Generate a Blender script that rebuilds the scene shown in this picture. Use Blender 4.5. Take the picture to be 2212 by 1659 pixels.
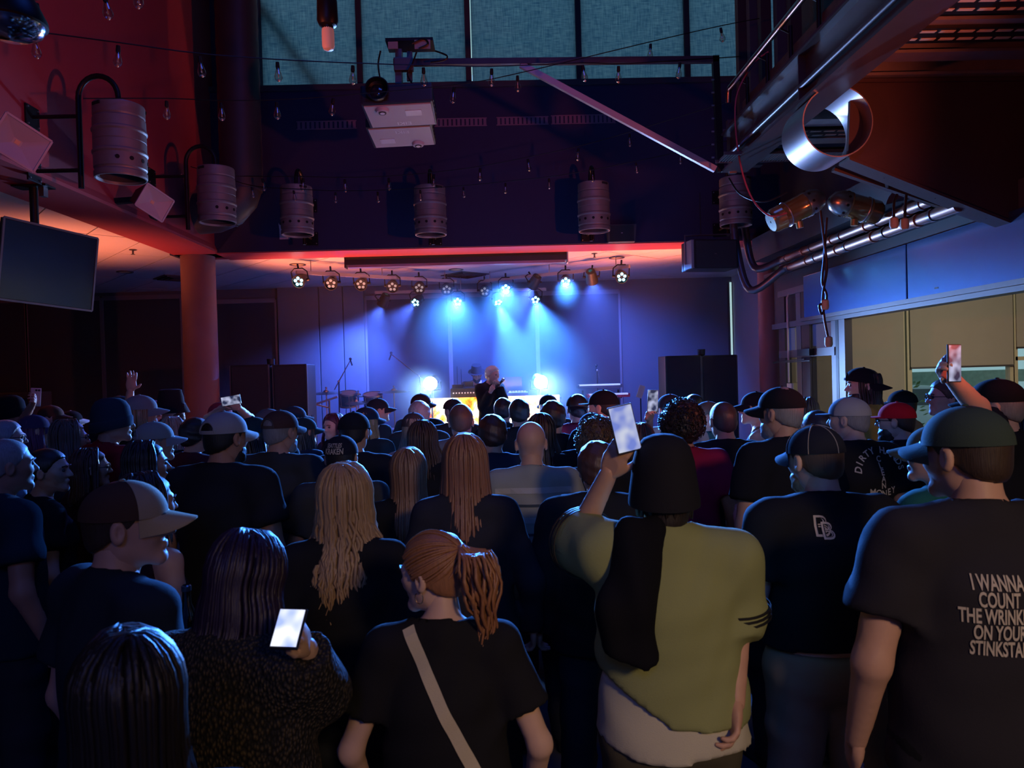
import bpy, bmesh, math, random
import numpy as np
from mathutils import Vector, Matrix, Euler
from mathutils.bvhtree import BVHTree
for _o in list(bpy.data.objects): bpy.data.objects.remove(_o)
SC = bpy.context.scene
COL = SC.collection
R = math.radians
rnd = random.Random(7)
# ------------------------------------------------------------------ camera
FPX, CX, CY = 1600.0, 1106.0, 829.5
cam_data = bpy.data.cameras.new('camera'); CAM = bpy.data.objects.new('camera', cam_data); COL.objects.link(CAM)
cam_data.sensor_width = 36.0; cam_data.lens = 36.0 * FPX / 2212.0
cam_data.clip_start = 0.05; cam_data.clip_end = 200
CAM.location = (0, 0, 1.95)
CAMM = Matrix.Translation((0, 0, 1.95)) @ Matrix.Rotation(R(-1.1), 4, 'Z') @ Matrix.Rotation(R(90 - 0.85), 4, 'X') @ Matrix.Rotation(R(-1.6), 4, 'Z')
CAM.matrix_world = CAMM
cam_data.dof.use_dof = True; cam_data.dof.focus_distance = 8.0; cam_data.dof.aperture_fstop = 7.0
SC.camera = CAM
def pix(px, py, d):
    return CAMM @ Vector(((px - CX) / FPX * d, -(py - CY) / FPX * d, -d))
def _ray(px, py):
    return pix(px, py, 1.0) - CAMM.translation
def aty(px, py, Y):
    r = _ray(px, py); return CAMM.translation + r * (Y / r.y)
def atx(px, py, X):
    r = _ray(px, py); return CAMM.translation + r * (X / r.x)
def atz(px, py, Z):
    r = _ray(px, py); return CAMM.translation + r * ((Z - 1.95) / r.z)
# ------------------------------------------------------------------ world, view
W = bpy.data.worlds.new('world'); SC.world = W; W.use_nodes = True
_bg = W.node_tree.nodes['Background']; _bg.inputs[0].default_value = (0.42, 0.72, 0.80, 1); _bg.inputs[1].default_value = 0.8
W.cycles.sampling_method = 'NONE'
SC.view_settings.view_transform = 'Standard'; SC.view_settings.look = 'None'
SC.view_settings.exposure = 0.0; SC.view_settings.gamma = 1.0; SC.view_settings.use_curve_mapping = False
cy = SC.cycles
cy.use_adaptive_sampling = True; cy.adaptive_threshold = 0.04
cy.max_bounces = 4; cy.diffuse_bounces = 3; cy.glossy_bounces = 3; cy.transmission_bounces = 5; cy.volume_bounces = 0
cy.transparent_max_bounces = 6; cy.sample_clamp_indirect = 3.0; cy.caustics_reflective = False; cy.caustics_refractive = False
cy.use_denoising = True
# ------------------------------------------------------------------ lamps of the place and added fill lights
def lamp(kind, loc, target, color, power, size=0.1, angle=60, blend=0.4):
    L = bpy.data.lights.new('lamp', kind); o = bpy.data.objects.new('lamp_light', L); COL.objects.link(o)
    o.location = loc; L.color = color; L.energy = power
    if kind == 'AREA': L.size = size
    else: L.shadow_soft_size = size
    if kind == 'SPOT': L.spot_size = R(angle); L.spot_blend = blend
    if target is not None:
        d = Vector(target) - Vector(loc); o.rotation_euler = d.to_track_quat('-Z', 'Y').to_euler()
    return o
# orange-red wall washers on the side walls above head height; they colour the red wall, the low ceiling and the pipes
WASH = (1.0, 0.15, 0.07)
lamp('SPOT', (3.3, 1.6, 2.10), (3.3 - 5.6, 1.6 + 7.2, 2.10 + 3.6), WASH, 430, 0.10, 66, 0.6)
lamp('SPOT', (-3.3, 1.0, 2.20), (3.2, 7.0, 4.0), WASH, 300, 0.10, 40, 0.7)
# added deep blue fill lights, under the roof and behind the viewer
lamp('AREA', (0.2, 3.6, 8.0), (0.2, 3.8, 0), (0.04, 0.14, 1.0), 45, 2.2)
lamp('AREA', (-0.6, -4.6, 5.2), (0, 4.0, 1.2), (0.04, 0.16, 1.0), 46, 1.6)
# dim warm pendants of the bar behind the viewer
lamp('SPOT', (1.9, -2.4, 3.3), (1.0, 2.3, 0.9), (1.0, 0.66, 0.34), 270, 0.30, 50, 0.9)
lamp('AREA', (-2.6, -3.2, 3.3), (-1.0, 3.0, 1.2), (1.0, 0.56, 0.34), 4, 0.7)
# house lamp in the side room behind the glass front
lamp('AREA', (5.6, 6.6, 2.7), (5.6, 8.6, 1.4), (1.0, 0.88, 0.66), 30, 0.6)
# ------------------------------------------------------------------ materials
MATS = {}
def mat(key, color=(.5, .5, .5), rough=.6, metal=0., spec=.5, var=.12, vscale=6., bump=0., bscale=40., emit=None, estr=0., trans=0., alpha=1., coat=0., stretch=None, sheen=0.):
    if key in MATS: return MATS[key]
    m = bpy.data.materials.new(key); m.use_nodes = True; nt = m.node_tree; N = nt.nodes; Lk = nt.links
    b = N['Principled BSDF']
    b.inputs['Roughness'].default_value = rough; b.inputs['Metallic'].default_value = metal
    b.inputs['Specular IOR Level'].default_value = spec
    b.inputs['Transmission Weight'].default_value = trans; b.inputs['Alpha'].default_value = alpha
    b.inputs['Coat Weight'].default_value = coat; b.inputs['Sheen Weight'].default_value = sheen
    tc = N.new('ShaderNodeTexCoord'); mp = N.new('ShaderNodeMapping'); Lk.new(tc.outputs['Object'], mp.inputs[0])
    if stretch: mp.inputs['Scale'].default_value = stretch
    nz = N.new('ShaderNodeTexNoise'); nz.inputs['Scale'].default_value = vscale; nz.inputs['Detail'].default_value = 4
    Lk.new(mp.outputs[0], nz.inputs['Vector'])
    mx = N.new('ShaderNodeMix'); mx.data_type = 'RGBA'
    mx.inputs['A'].default_value = [c * (1 - var) for c in color] + [1]
    mx.inputs['B'].default_value = [min(1, c * (1 + var)) for c in color] + [1]
    Lk.new(nz.outputs[0], mx.inputs['Factor']); Lk.new(mx.outputs['Result'], b.inputs['Base Color'])
    if bump > 0:
        n2 = N.new('ShaderNodeTexNoise'); n2.inputs['Scale'].default_value = bscale; n2.inputs['Detail'].default_value = 3
        Lk.new(mp.outputs[0], n2.inputs['Vector'])
        bp = N.new('ShaderNodeBump'); bp.inputs['Strength'].default_value = bump; bp.inputs['Distance'].default_value = 0.01
        Lk.new(n2.outputs[0], bp.inputs['Height']); Lk.new(bp.outputs[0], b.inputs['Normal'])
    if emit is not None:
        b.inputs['Emission Color'].default_value = (*emit, 1); b.inputs['Emission Strength'].default_value = estr
    MATS[key] = m
    return m
def thin_glass(key, tint=(.95, .97, .97), refl=.12, rough=.03):
    m = bpy.data.materials.new(key); m.use_nodes = True; nt = m.node_tree; nt.nodes.clear()
    o = nt.nodes.new('ShaderNodeOutputMaterial'); a = nt.nodes.new('ShaderNodeBsdfTransparent'); g = nt.nodes.new('ShaderNodeBsdfGlossy'); x = nt.nodes.new('ShaderNodeMixShader')
    lw = nt.nodes.new('ShaderNodeLayerWeight'); lw.inputs[0].default_value = .35; mu = nt.nodes.new('ShaderNodeMath'); mu.operation = 'MULTIPLY_ADD'; mu.inputs[1].default_value = .6; mu.inputs[2].default_value = refl * .4
    a.inputs[0].default_value = (*tint, 1); g.inputs['Roughness'].default_value = rough
    nt.links.new(lw.outputs['Facing'], mu.inputs[0]); nt.links.new(mu.outputs[0], x.inputs[0]); nt.links.new(a.outputs[0], x.inputs[1]); nt.links.new(g.outputs[0], x.inputs[2]); nt.links.new(x.outputs[0], o.inputs[0])
    MATS[key] = m; return m
# ------------------------------------------------------------------ mesh helpers
def np_mesh(name, V, F, midx=None, smooth=True, mats=()):
    me = bpy.data.meshes.new(name)
    V = np.asarray(V, np.float32); F = np.asarray(F, np.int32)
    me.vertices.add(len(V)); me.vertices.foreach_set('co', V.ravel())
    k = F.shape[1]
    me.loops.add(F.size); me.loops.foreach_set('vertex_index', F.ravel())
    me.polygons.add(len(F)); me.polygons.foreach_set('loop_start', np.arange(0, F.size, k, dtype=np.int32))
    if smooth: me.polygons.foreach_set('use_smooth', np.ones(len(F), bool))
    for m in mats: me.materials.append(m)
    if midx is not None: me.polygons.foreach_set('material_index', np.asarray(midx, np.int32))
    me.update(calc_edges=True)
    return me
def link(name, data, parent=None, material=None, loc=None, rot=None, matrix=None):
    o = bpy.data.objects.new(name, data); COL.objects.link(o)
    if parent is not None: o.parent = parent
    if matrix is not None: o.matrix_basis = matrix
    if loc is not None: o.location = loc
    if rot is not None: o.rotation_euler = rot
    if material is not None and data is not None:
        if len(data.materials) == 0: data.materials.append(material)
        else:
            o.material_slots[0].link = 'OBJECT'; o.material_slots[0].material = material
    return o
def tag(o, label=None, cat=None, group=None, kind=None):
    if label: o['label'] = label
    if cat: o['category'] = cat
    if group: o['group'] = group
    if kind: o['kind'] = kind
    return o
def thing(name, label, cat, loc=(0, 0, 0), rotz=0., group=None, kind=None, matrix=None):
    o = bpy.data.objects.new(name, None); COL.objects.link(o); o.empty_display_size = .1
    o.location = loc; o.rotation_euler = (0, 0, rotz)
    if matrix is not None: o.matrix_basis = matrix
    return tag(o, label, cat, group, kind)
class MB:
    def __init__(s): s.v = []; s.f = []; s.smooth = []
    def add(s, V, F, sm=False):
        n = len(s.v); s.v += [tuple(p) for p in V]
        for f in F: s.f.append(tuple(i + n for i in f)); s.smooth.append(sm)
        return s
    def box(s, c, h, rot=None, bev=0.0):
        c = Vector(c); hx, hy, hz = h
        if bev > 0:
            bm = bmesh.new(); bmesh.ops.create_cube(bm, size=2)
            for v in bm.verts: v.co = Vector((v.co.x * hx, v.co.y * hy, v.co.z * hz))
            bmesh.ops.bevel(bm, geom=list(bm.edges), offset=bev, segments=2, affect='EDGES', profile=.7)
            bm.verts.index_update()
            V = [v.co.copy() for v in bm.verts]; F = [[v.index for v in f.verts] for f in bm.faces]; bm.free()
        else:
            V = [Vector((x * hx, y * hy, z * hz)) for x in (-1, 1) for y in (-1, 1) for z in (-1, 1)]
            F = [(0, 1, 3, 2), (4, 6, 7, 5), (0, 4, 5, 1), (2, 3, 7, 6), (0, 2, 6, 4), (1, 5, 7, 3)]
        if rot is not None: V = [rot @ p for p in V]
        return s.add([p + c for p in V], F)
    def b2(s, lo, hi, bev=0.):
        lo = Vector(lo); hi = Vector(hi); return s.box((lo + hi) / 2, [abs(a) / 2 for a in (hi - lo)], None, bev)
    def bar(s, a, b, w, h, up=(0, 0, 1)):
        a = Vector(a); b = Vector(b); d = (b - a); L = d.length; d.normalize(); u = Vector(up)
        x = d.cross(u)
        if x.length < 1e-4: x = d.cross(Vector((1, 0, 0)))
        x.normalize(); u = x.cross(d)
        M3 = Matrix((x, d, u)).transposed()
        return s.box((a + b) / 2, (w / 2, L / 2, h / 2), M3)
    def tube(s, pts, r, n=10, caps=True, rads=None):
        pts = [Vector(p) for p in pts]; V = []; F = []
        prev = None
        for i, p in enumerate(pts):
            d = (pts[min(i + 1, len(pts) - 1)] - pts[max(i - 1, 0)])
            d.normalize()
            if prev is None:
                x = d.cross(Vector((0, 0, 1)))
                if x.length < 1e-3: x = d.cross(Vector((1, 0, 0)))
            else: x = prev - d * prev.dot(d)
            if x.length < 1e-6: x = d.orthogonal()
            x.normalize(); y = d.cross(x); prev = x
            rr = rads[i] if rads else r
            for k in range(n):
                a = 2 * math.pi * k / n; V.append(p + x * (rr * math.cos(a)) + y * (rr * math.sin(a)))
        for i in range(len(pts) - 1):
            for k in range(n):
                a = i * n + k; b = i * n + (k + 1) % n; F.append((a, b, b + n, a + n))
        s.add(V, F, True)
        if caps: s.add(V[:n], [tuple(range(n))[::-1]]); s.add(V[-n:], [tuple(range(n))])
        return s
    def cyl(s, a, b, r, n=16, r2=None, caps=True):
        return s.tube([a, b], r, n, caps, [r, r if r2 is None else r2])
    def lathe(s, prof, n=24, M=None, cap0=False, cap1=False, sm=True):
        V = []; F = []
        for (r, z) in prof:
            for k in range(n):
                a = 2 * math.pi * k / n; V.append(Vector((r * math.cos(a), r * math.sin(a), z)))
        m = len(prof)
        for i in range(m - 1):
            for k in range(n):
                a = i * n + k; b = i * n + (k + 1) % n; F.append((a, b, b + n, a + n))
        if M is not None: V = [M @ p for p in V]
        s.add(V, F, sm)
        if cap0: s.add(V[:n], [tuple(range(n))[::-1]])
        if cap1: s.add(V[-n:], [tuple(range(n))])
        return s
    def prism(s, poly, ext):
        n = len(poly); P = [Vector(p) for p in poly]; e = Vector(ext)
        V = P + [p + e for p in P]
        F = [tuple(range(n))[::-1], tuple(range(n, 2 * n))] + [(i, (i + 1) % n, (i + 1) % n + n, i + n) for i in range(n)]
        return s.add(V, F)
    def sphere(s, c, r, n=12, m=8, sc=(1, 1, 1)):
        prof = [(max(1e-4, math.sin(math.pi * i / m)) * r, -math.cos(math.pi * i / m) * r) for i in range(m + 1)]
        c = Vector(c); Mx = Matrix.Translation(c) @ Matrix.Diagonal((*sc, 1))
        return s.lathe(prof, n, Mx)
    def mesh(s, name):
        me = bpy.data.meshes.new(name); me.from_pydata([tuple(p) for p in s.v], [], s.f)
        me.polygons.foreach_set('use_smooth', s.smooth)
        if any(s.smooth): me.set_sharp_from_angle(angle=R(40))
        me.update(); return me
    def build(s, name, m, parent=None, **k):
        return link(name, s.mesh(name), parent, m, **k)
def frame(o, x, z):
    "matrix with given x axis and approximate z axis"
    x = Vector(x).normalized(); z = Vector(z); z = (z - x * z.dot(x)).normalized(); y = z.cross(x)
    Mx = Matrix((x, y, z)).transposed().to_4x4(); Mx.translation = Vector(o); return Mx
def copy_tree(o, parent=None):
    c = o.copy(); COL.objects.link(c); c.parent = parent
    for ch in o.children: copy_tree(ch, c)
    return c
def smooth_path(pts, n=6):
    P = [Vector(p) for p in pts]; out = []
    for i in range(len(P) - 1):
        p0 = P[max(i - 1, 0)]; p1 = P[i]; p2 = P[i + 1]; p3 = P[min(i + 2, len(P) - 1)]
        for k in range(n):
            t = k / n
            out.append(0.5 * ((2 * p1) + (p2 - p0) * t + (2 * p0 - 5 * p1 + 4 * p2 - p3) * t * t + (3 * p1 - p0 - 3 * p2 + p3) * t ** 3))
    out.append(P[-1]); return out
_fc = {}
def text2d(txt, size, bold=0.0):
    k = (txt, size, bold)
    if k in _fc: return _fc[k]
    cu = bpy.data.curves.new('t', 'FONT'); cu.body = txt; cu.size = size; cu.align_x = 'CENTER'; cu.offset = bold; cu.resolution_u = 3
    ob = bpy.data.objects.new('t', cu); COL.objects.link(ob)
    me = bpy.data.meshes.new_from_object(ob)
    bm = bmesh.new(); bm.from_mesh(me); bmesh.ops.triangulate(bm, faces=bm.faces[:])
    bmesh.ops.subdivide_edges(bm, edges=[e for e in bm.edges if e.calc_length() > size * .35], cuts=1)
    bmesh.ops.triangulate(bm, faces=bm.faces[:])
    bm.verts.index_update()
    V = np.array([v.co[:] for v in bm.verts]) if len(bm.verts) else np.zeros((0, 3)); F = [tuple(v.index for v in f.verts) for f in bm.faces]; bm.free()
    bpy.data.objects.remove(ob); bpy.data.curves.remove(cu); bpy.data.meshes.remove(me)
    _fc[k] = (V, F); return V, F
# ================================================================== room shell
XL, YB, ZC, YS, XR, ZT = -3.58, 9.6, 3.6, 14.0, 3.65, 8.4
ZSILL = aty(1000, 186, YB).z
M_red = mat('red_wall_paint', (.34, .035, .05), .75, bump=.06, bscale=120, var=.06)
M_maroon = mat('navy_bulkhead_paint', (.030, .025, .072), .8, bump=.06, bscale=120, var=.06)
M_dark = mat('charcoal_paint', (.05, .05, .06), .7, bump=.05, bscale=90)
M_black = mat('black_metal', (.02, .02, .022), .42, .6, var=.2)
M_blackp = mat('black_plastic', (.018, .018, .02), .5, var=.2)
M_steel = mat('brushed_steel', (.50, .48, .48), .40, 1., var=.12, vscale=30, stretch=(1, 12, 1), bump=.05, bscale=60)
M_grayst = mat('painted_gray_steel', (.20, .19, .20), .36, .75, var=.15, vscale=9)
M_alu = mat('aluminium_profile', (.13, .12, .125), .45, .6, var=.08)
M_pale = mat('pale_metal', (.46, .42, .43), .42, .5, var=.08)
M_tile = mat('ceiling_tile', (.62, .55, .53), .9, bump=.25, bscale=220, var=.05, vscale=30)
M_shade = mat('window_shade_cloth', (.055, .06, .08), .9, bump=.15, bscale=260, var=.1, vscale=40, stretch=(6, 6, 1))
M_wallp = mat('blue_gray_wall', (.17, .17, .21), .85, bump=.08, bscale=140, var=.05)
M_floor = mat('polished_concrete', (.10, .10, .105), .38, var=.25, vscale=2.2, bump=.05, bscale=30)
M_gloss = mat('glossy_panel', (.13, .24, .48), .24, .9, spec=.6, var=.03)  # stage blue mirrored in the dark panels is put into this base colour
M_brown = mat('brown_steel_paint', (.045, .026, .025), .6, var=.18, vscale=4, bump=.08, bscale=50)
M_galv = mat('galvanized_deck', (.40, .37, .37), .45, .7, var=.2, vscale=12)
M_glass = thin_glass('window_glass')
def struct(name, mb, m, parent=None, label=None):
    o = mb.build(name, m, parent)
    if parent is None: o['kind'] = 'structure'
    if label: o['label'] = label
    return o
struct('floor', MB().b2((-10.2, -6.2, -.2), (8.4, 14.3, 0)), M_floor, label='dark polished concrete floor under the crowd')
struct('wall_left', MB().b2((-4.15, -6.2, ZC), (XL, 10.15, ZT)).prism([(XL, -6.2, ZC), (XL + .03, -6.2, ZC), (XL + .03, -6.2, ZC + .03), (XL, -6.2, ZC + .10)], (0, 15.8, 0)), M_red, label='deep red upper wall above the low ceiling')
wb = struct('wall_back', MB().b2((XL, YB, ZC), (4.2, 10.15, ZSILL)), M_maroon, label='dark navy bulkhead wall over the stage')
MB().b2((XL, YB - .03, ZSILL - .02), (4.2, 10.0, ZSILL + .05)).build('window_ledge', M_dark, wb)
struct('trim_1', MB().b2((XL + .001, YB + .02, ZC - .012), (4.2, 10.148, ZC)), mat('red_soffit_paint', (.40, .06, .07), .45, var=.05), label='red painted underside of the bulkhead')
struct('wall_far_left', MB().b2((-10.2, -6.2, 0), (-10, 14.2, 3.9)), M_dark, label='dark far wall left of the low room')
struct('wall_rear', MB().b2((-10.2, -6.4, 0), (8.4, -6.2, ZT)), M_dark, label='dark wall behind the viewer')
struct('wall_stage', MB().b2((-10.2, YS, 0), (4.7, YS + .2, 3.9)), M_wallp, label='blue gray wall behind the stage')
struct('wall_stage_side', MB().b2((4.49, 9.9, 0), (4.7, YS, 3.9)), mat('pale_side_wall', (.55, .47, .48), .85, var=.05), label='pale side wall right of the stage')
roof = struct('ceiling_high', MB().b2((XL - .6, -6.2, ZT), (8.4, 10.2, ZT + .2)), M_dark, label='dark high roof over the hall')
struct('wall_right_upper', MB().b2((XR + .1, -6.2, 3.15), (XR + .3, 9.6, ZT)), M_dark, label='dark upper wall above the glass front')
struct('wall_right', MB().b2((XR, -6.2, 0), (XR + .15, 3.3, 3.2)), M_dark, label='dark right wall beside the glass front')
# panels and pilasters of the stage wall
for i, (x0, x1, y0) in enumerate([(600, 690, 632), (690, 742, 632), (742, 788, 632)]):
    a = aty(x0 + 1, 700, YS - .1); b = aty(x1 - 1, 700, YS - .1)
    MB().b2((a.x, YS - .12, 0), (b.x, YS, 3.66), .01).build('wall_panel', M_wallp, bpy.data.objects['wall_stage'])
win = 1
for i, (x0, x1) in enumerate([(-120, 60), (62, 222), (226, 395), (468, 598), (792, 970), (974, 1158), (1162, 1338)]):
    a = aty(x0, 700, YS); b = aty(x1, 700, YS); top = 3.66 - (.10 if x0 < 400 else .22)
    w = thing('window_%d' % win, 'dark roller shade window %s' % ['at the far left edge', 'behind the hanging television', 'left of the round column', 'right of the round column', 'behind the drum kit', 'behind the singer', 'behind the right floodlight'][i], None, ((a.x + b.x) / 2, YS, 0), kind='structure'); win += 1
    hw = (b.x - a.x) / 2
    MB().b2((-hw + .02, -.05, 1.0), (hw - .02, -.035, top)).build('shade', M_shade, w)
    fr = MB()
    for sx in (-1, 1): fr.b2((sx * hw - .02, -.06, .9), (sx * hw + .02, 0, top))
    fr.b2((-hw, -.07, top - .05), (hw, 0, top + .03)); fr.b2((-hw, -.06, .94), (hw, 0, 1.0))
    fr.build('frame', mat('window_frame', (.28, .26, .30), .5, .3), w)
    MB().b2((-hw + .02, -.062, .99), (hw - .02, -.04, 1.03)).build('hem_bar', M_alu, w)
# bright slit where the last blind leaves a gap
a = aty(1574, 610, YS); b = aty(1592, 770, YS)
w = thing('window_8', 'bright narrow daylight slit beside the side wall', None, (a.x, YS, 0), kind='structure')
MB().b2((0, -.02, .3), (.045, -.01, a.z)).build('pane', mat('daylight_pane', (.6, .75, .75), .3, emit=(.55, .85, .85), estr=.8), w)
MB().b2((-.03, -.04, .3), (0, 0, a.z)).b2((.045, -.04, .3), (.06, 0, a.z)).build('frame', M_alu, w)
# low ceiling of square-cut tiles laid on the diagonal
ceil = struct('ceiling', MB().b2((-10.1, -6.2, 3.70), (-3.7, 14.1, 3.85)).b2((-3.7, 9.75, 3.70), (4.7, 14.1, 3.85)), mat('ceiling_grid_void', (.10, .08, .08), .9), label='low tiled ceiling around and over the stage')
def clip(poly, n, c):
    out = []
    for i in range(len(poly)):
        p = poly[i]; q = poly[(i + 1) % len(poly)]; dp = n[0] * p[0] + n[1] * p[1] - c; dq = n[0] * q[0] + n[1] * q[1] - c
        if dp <= 0: out.append(p)
        if (dp < 0) != (dq < 0) and abs(dp - dq) > 1e-9:
            t = dp / (dp - dq); out.append((p[0] + t * (q[0] - p[0]), p[1] + t * (q[1] - p[1])))
    return out
ca, sa = math.cos(R(41)), math.sin(R(41)); tile_me = None
REG = [[((-1, 0), 9.98), ((1, 0), -3.72), ((0, -1), -2.5), ((0, 1), 13.98)], [((-1, 0), 3.72), ((1, 0), 4.48), ((0, -1), -9.8), ((0, 1), 13.98)]]
for i in range(-30, 40):
    for j in range(-18, 22):
        u, v = i * .61, j * 1.22 + (.61 if i % 2 else 0) * 0
        q = [(u + .006, v + .006), (u + .604, v + .006), (u + .604, v + 1.214), (u + .006, v + 1.214)]
        q = [(x * ca - y * sa, x * sa + y * ca + 6) for x, y in q]
        if max(p[1] for p in q) < 3 or min(p[1] for p in q) > 14 or max(p[0] for p in q) < -10 or min(p[0] for p in q) > 4.5: continue
        for reg in REG:
            pl = q
            for n, c in reg: pl = clip(pl, n, c) if len(pl) > 2 else pl
            if len(pl) < 3: continue
            full = len(pl) == 4 and all(abs(pl[k][0] - q[k][0]) < 1e-6 and abs(pl[k][1] - q[k][1]) < 1e-6 for k in range(4))
            if full:
                if tile_me is None:
                    bq = [((x - q[0][0]), (y - q[0][1]), 0) for x, y in q]; tile_me = MB().prism(bq, (0, 0, .04)).mesh('ceiling_tile')
                o = link('ceiling_tile', tile_me, ceil, M_tile, loc=(q[0][0], q[0][1], 3.655 + rnd.uniform(-.002, .002)))
            else:
                MB().prism([(x, y, 3.655) for x, y in pl], (0, 0, .04)).build('ceiling_tile', M_tile, ceil)
# small ceiling fittings
def on_ceil(px, py): return atz(px, py, 3.655)
for i, (px, py, lb) in enumerate([(643, 571, 'round recessed downlight near the left lamp bar'), (990, 565, 'round recessed downlight below the projection screen'), (1332, 556, 'round recessed downlight near the right lamp bar'), (270, 587, 'round ceiling speaker left of the column'), (985, 582, 'round ceiling speaker over the middle of the stage')]):
    p = on_ceil(px, py); t = thing('downlight', lb, 'downlight', p, group='ceiling fittings')
    MB().lathe([(.12, 0), (.12, -.012), (.095, -.012), (.09, .0), (.02, .0)], 20).build('trim_ring', M_alu, t)
    MB().cyl((0, 0, -.006), (0, 0, -.002), .088, 20).build('lens', mat('warm_lens', (.8, .6, .3), .3, var=.05), t)
for px, py, lb in [(287, 539, 'small fire sprinkler on the left ceiling'), (1284, 547, 'small fire sprinkler on the right ceiling')]:
    p = on_ceil(px, py); t = thing('fire_sprinkler', lb, 'sprinkler', p, group='fire sprinklers')
    MB().cyl((0, 0, 0), (0, 0, -.008), .045, 14).build('escutcheon', M_alu, t); MB().cyl((0, 0, 0), (0, 0, -.06), .012, 8).cyl((0, 0, -.06), (0, 0, -.064), .025, 10).build('nozzle', M_alu, t)
for px, py, lb in [(385, 600, 'square air vent left of the column'), (1005, 593, 'square air diffuser over the stage')]:
    p = on_ceil(px, py); t = thing('ceiling_vent', lb, 'vent', p, R(41), group='ceiling vents')
    MB().b2((-.3, -.3, -.012), (.3, .3, 0)).build('frame', M_alu, t)
    for k in (.25, .18, .11): MB().lathe([(k * 1.414, -.012), (k * 1.414, -.03), (k * 1.3, -.03)], 4, Matrix.Rotation(R(45), 4, 'Z'), sm=False).build('blade', M_dark, t)
# round columns
for nm, px, wpx, y0 in (('column', 432, 70, 9.88), ('column', 1662, 46, 9.88)):
    p = aty(px, 700, y0); r = wpx / 2 / FPX * y0
    c = struct(nm, MB().lathe([(r * 1.06, 0), (r * 1.06, .12), (r, .14), (r, 3.64)], 28, Matrix.Translation((p.x, p.y, 0))), mat('column_paint', (.20, .10, .10), .55, var=.22, vscale=2.5, bump=.06), label='round reddish column %s' % ('under the corner of the red wall' if px < 500 else 'beside the glass front'))
# clerestory windows with translucent shades
mt = bpy.data.materials.new('translucent_shade'); mt.use_nodes = True; nt = mt.node_tree; nt.nodes.clear()
out = nt.nodes.new('ShaderNodeOutputMaterial'); tr = nt.nodes.new('ShaderNodeBsdfTranslucent'); df = nt.nodes.new('ShaderNodeBsdfDiffuse'); ad = nt.nodes.new('ShaderNodeMixShader')
tc = nt.nodes.new('ShaderNodeTexCoord'); mp = nt.nodes.new('ShaderNodeMapping'); mp.inputs['Scale'].default_value = (60, 60, 4); nz = nt.nodes.new('ShaderNodeTexNoise'); nz.inputs['Scale'].default_value = 1.5; nz.inputs['Detail'].default_value = 5
mp2 = nt.nodes.new('ShaderNodeMapping'); mp2.inputs['Scale'].default_value = (5, 5, 80); nz2 = nt.nodes.new('ShaderNodeTexNoise'); nz2.inputs['Scale'].default_value = 1.5
cr = nt.nodes.new('ShaderNodeMix'); cr.data_type = 'RGBA'; cr.inputs['A'].default_value = (.34, .52, .70, 1); cr.inputs['B'].default_value = (.72, .86, .98, 1)
mm = nt.nodes.new('ShaderNodeMath'); mm.operation = 'ADD'; mm2 = nt.nodes.new('ShaderNodeMath'); mm2.operation = 'MULTIPLY'; mm2.inputs[1].default_value = .5
lk = nt.links.new
lk(tc.outputs['Object'], mp.inputs[0]); lk(tc.outputs['Object'], mp2.inputs[0]); lk(mp.outputs[0], nz.inputs[0]); lk(mp2.outputs[0], nz2.inputs[0]); lk(nz.outputs[0], mm.inputs[0]); lk(nz2.outputs[0], mm.inputs[1]); lk(mm.outputs[0], mm2.inputs[0]); mr = nt.nodes.new('ShaderNodeMapRange'); mr.inputs[1].default_value = .40; mr.inputs[2].default_value = .60; lk(mm2.outputs[0], mr.inputs[0]); lk(mr.outputs[0], cr.inputs['Factor'])
lk(cr.outputs['Result'], tr.inputs[0]); df.inputs[0].default_value = (.12, .14, .16, 1); ad.inputs[0].default_value = .25; lk(tr.outputs[0], ad.inputs[1]); lk(df.outputs[0], ad.inputs[2]); lk(ad.outputs[0], out.inputs[0])
xs = [560, 777, 1011, 1249, 1482, 1720]
for i in range(5):
    a = aty(xs[i], 100, 9.9); b = aty(xs[i + 1], 100, 9.9); hw = (b.x - a.x) / 2
    w = thing('window_%d' % win, 'tall clerestory window with translucent teal shade, %s pane from the duct' % ['first', 'second', 'third', 'fourth', 'fifth'][i], None, ((a.x + b.x) / 2, 9.9, ZSILL), kind='structure'); win += 1
    MB().b2((-hw + (.05 if i == 2 else .036), -.02, .06), (hw - .036, -.012, ZT - ZSILL)).build('shade', mt, w)
    MB().b2((hw - .035, -.07, 0), (hw + .035, .05, ZT - ZSILL)).b2((-hw, -.07, 0), (hw, .05, .06)).build('mullion', M_dark, w)
    MB().b2((-hw + .02, -.03, .03), (hw - .02, -.005, .075)).build('hem_bar', M_dark, w)
    pn = MB().b2((-hw + .04, .03, .06), (hw - .04, .036, ZT - ZSILL)).build('pane', M_glass, w)
struct('wall_back_end', MB().b2((-4.2, 9.7, ZC), (aty(560, 100, 9.9).x + .04, 10.0, ZT)).b2((aty(1720, 100, 9.9).x, 9.7, ZC), (8.4, 10.0, ZT)), M_maroon, label='dark wall ends either side of the clerestory windows')
# roof brace seen through the first shade
struct('trim_2', MB().bar(aty(540, -20, 9.99), aty(700, 210, 9.99), .05, .10), M_dark, label='diagonal brace outside the first clerestory window')
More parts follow.
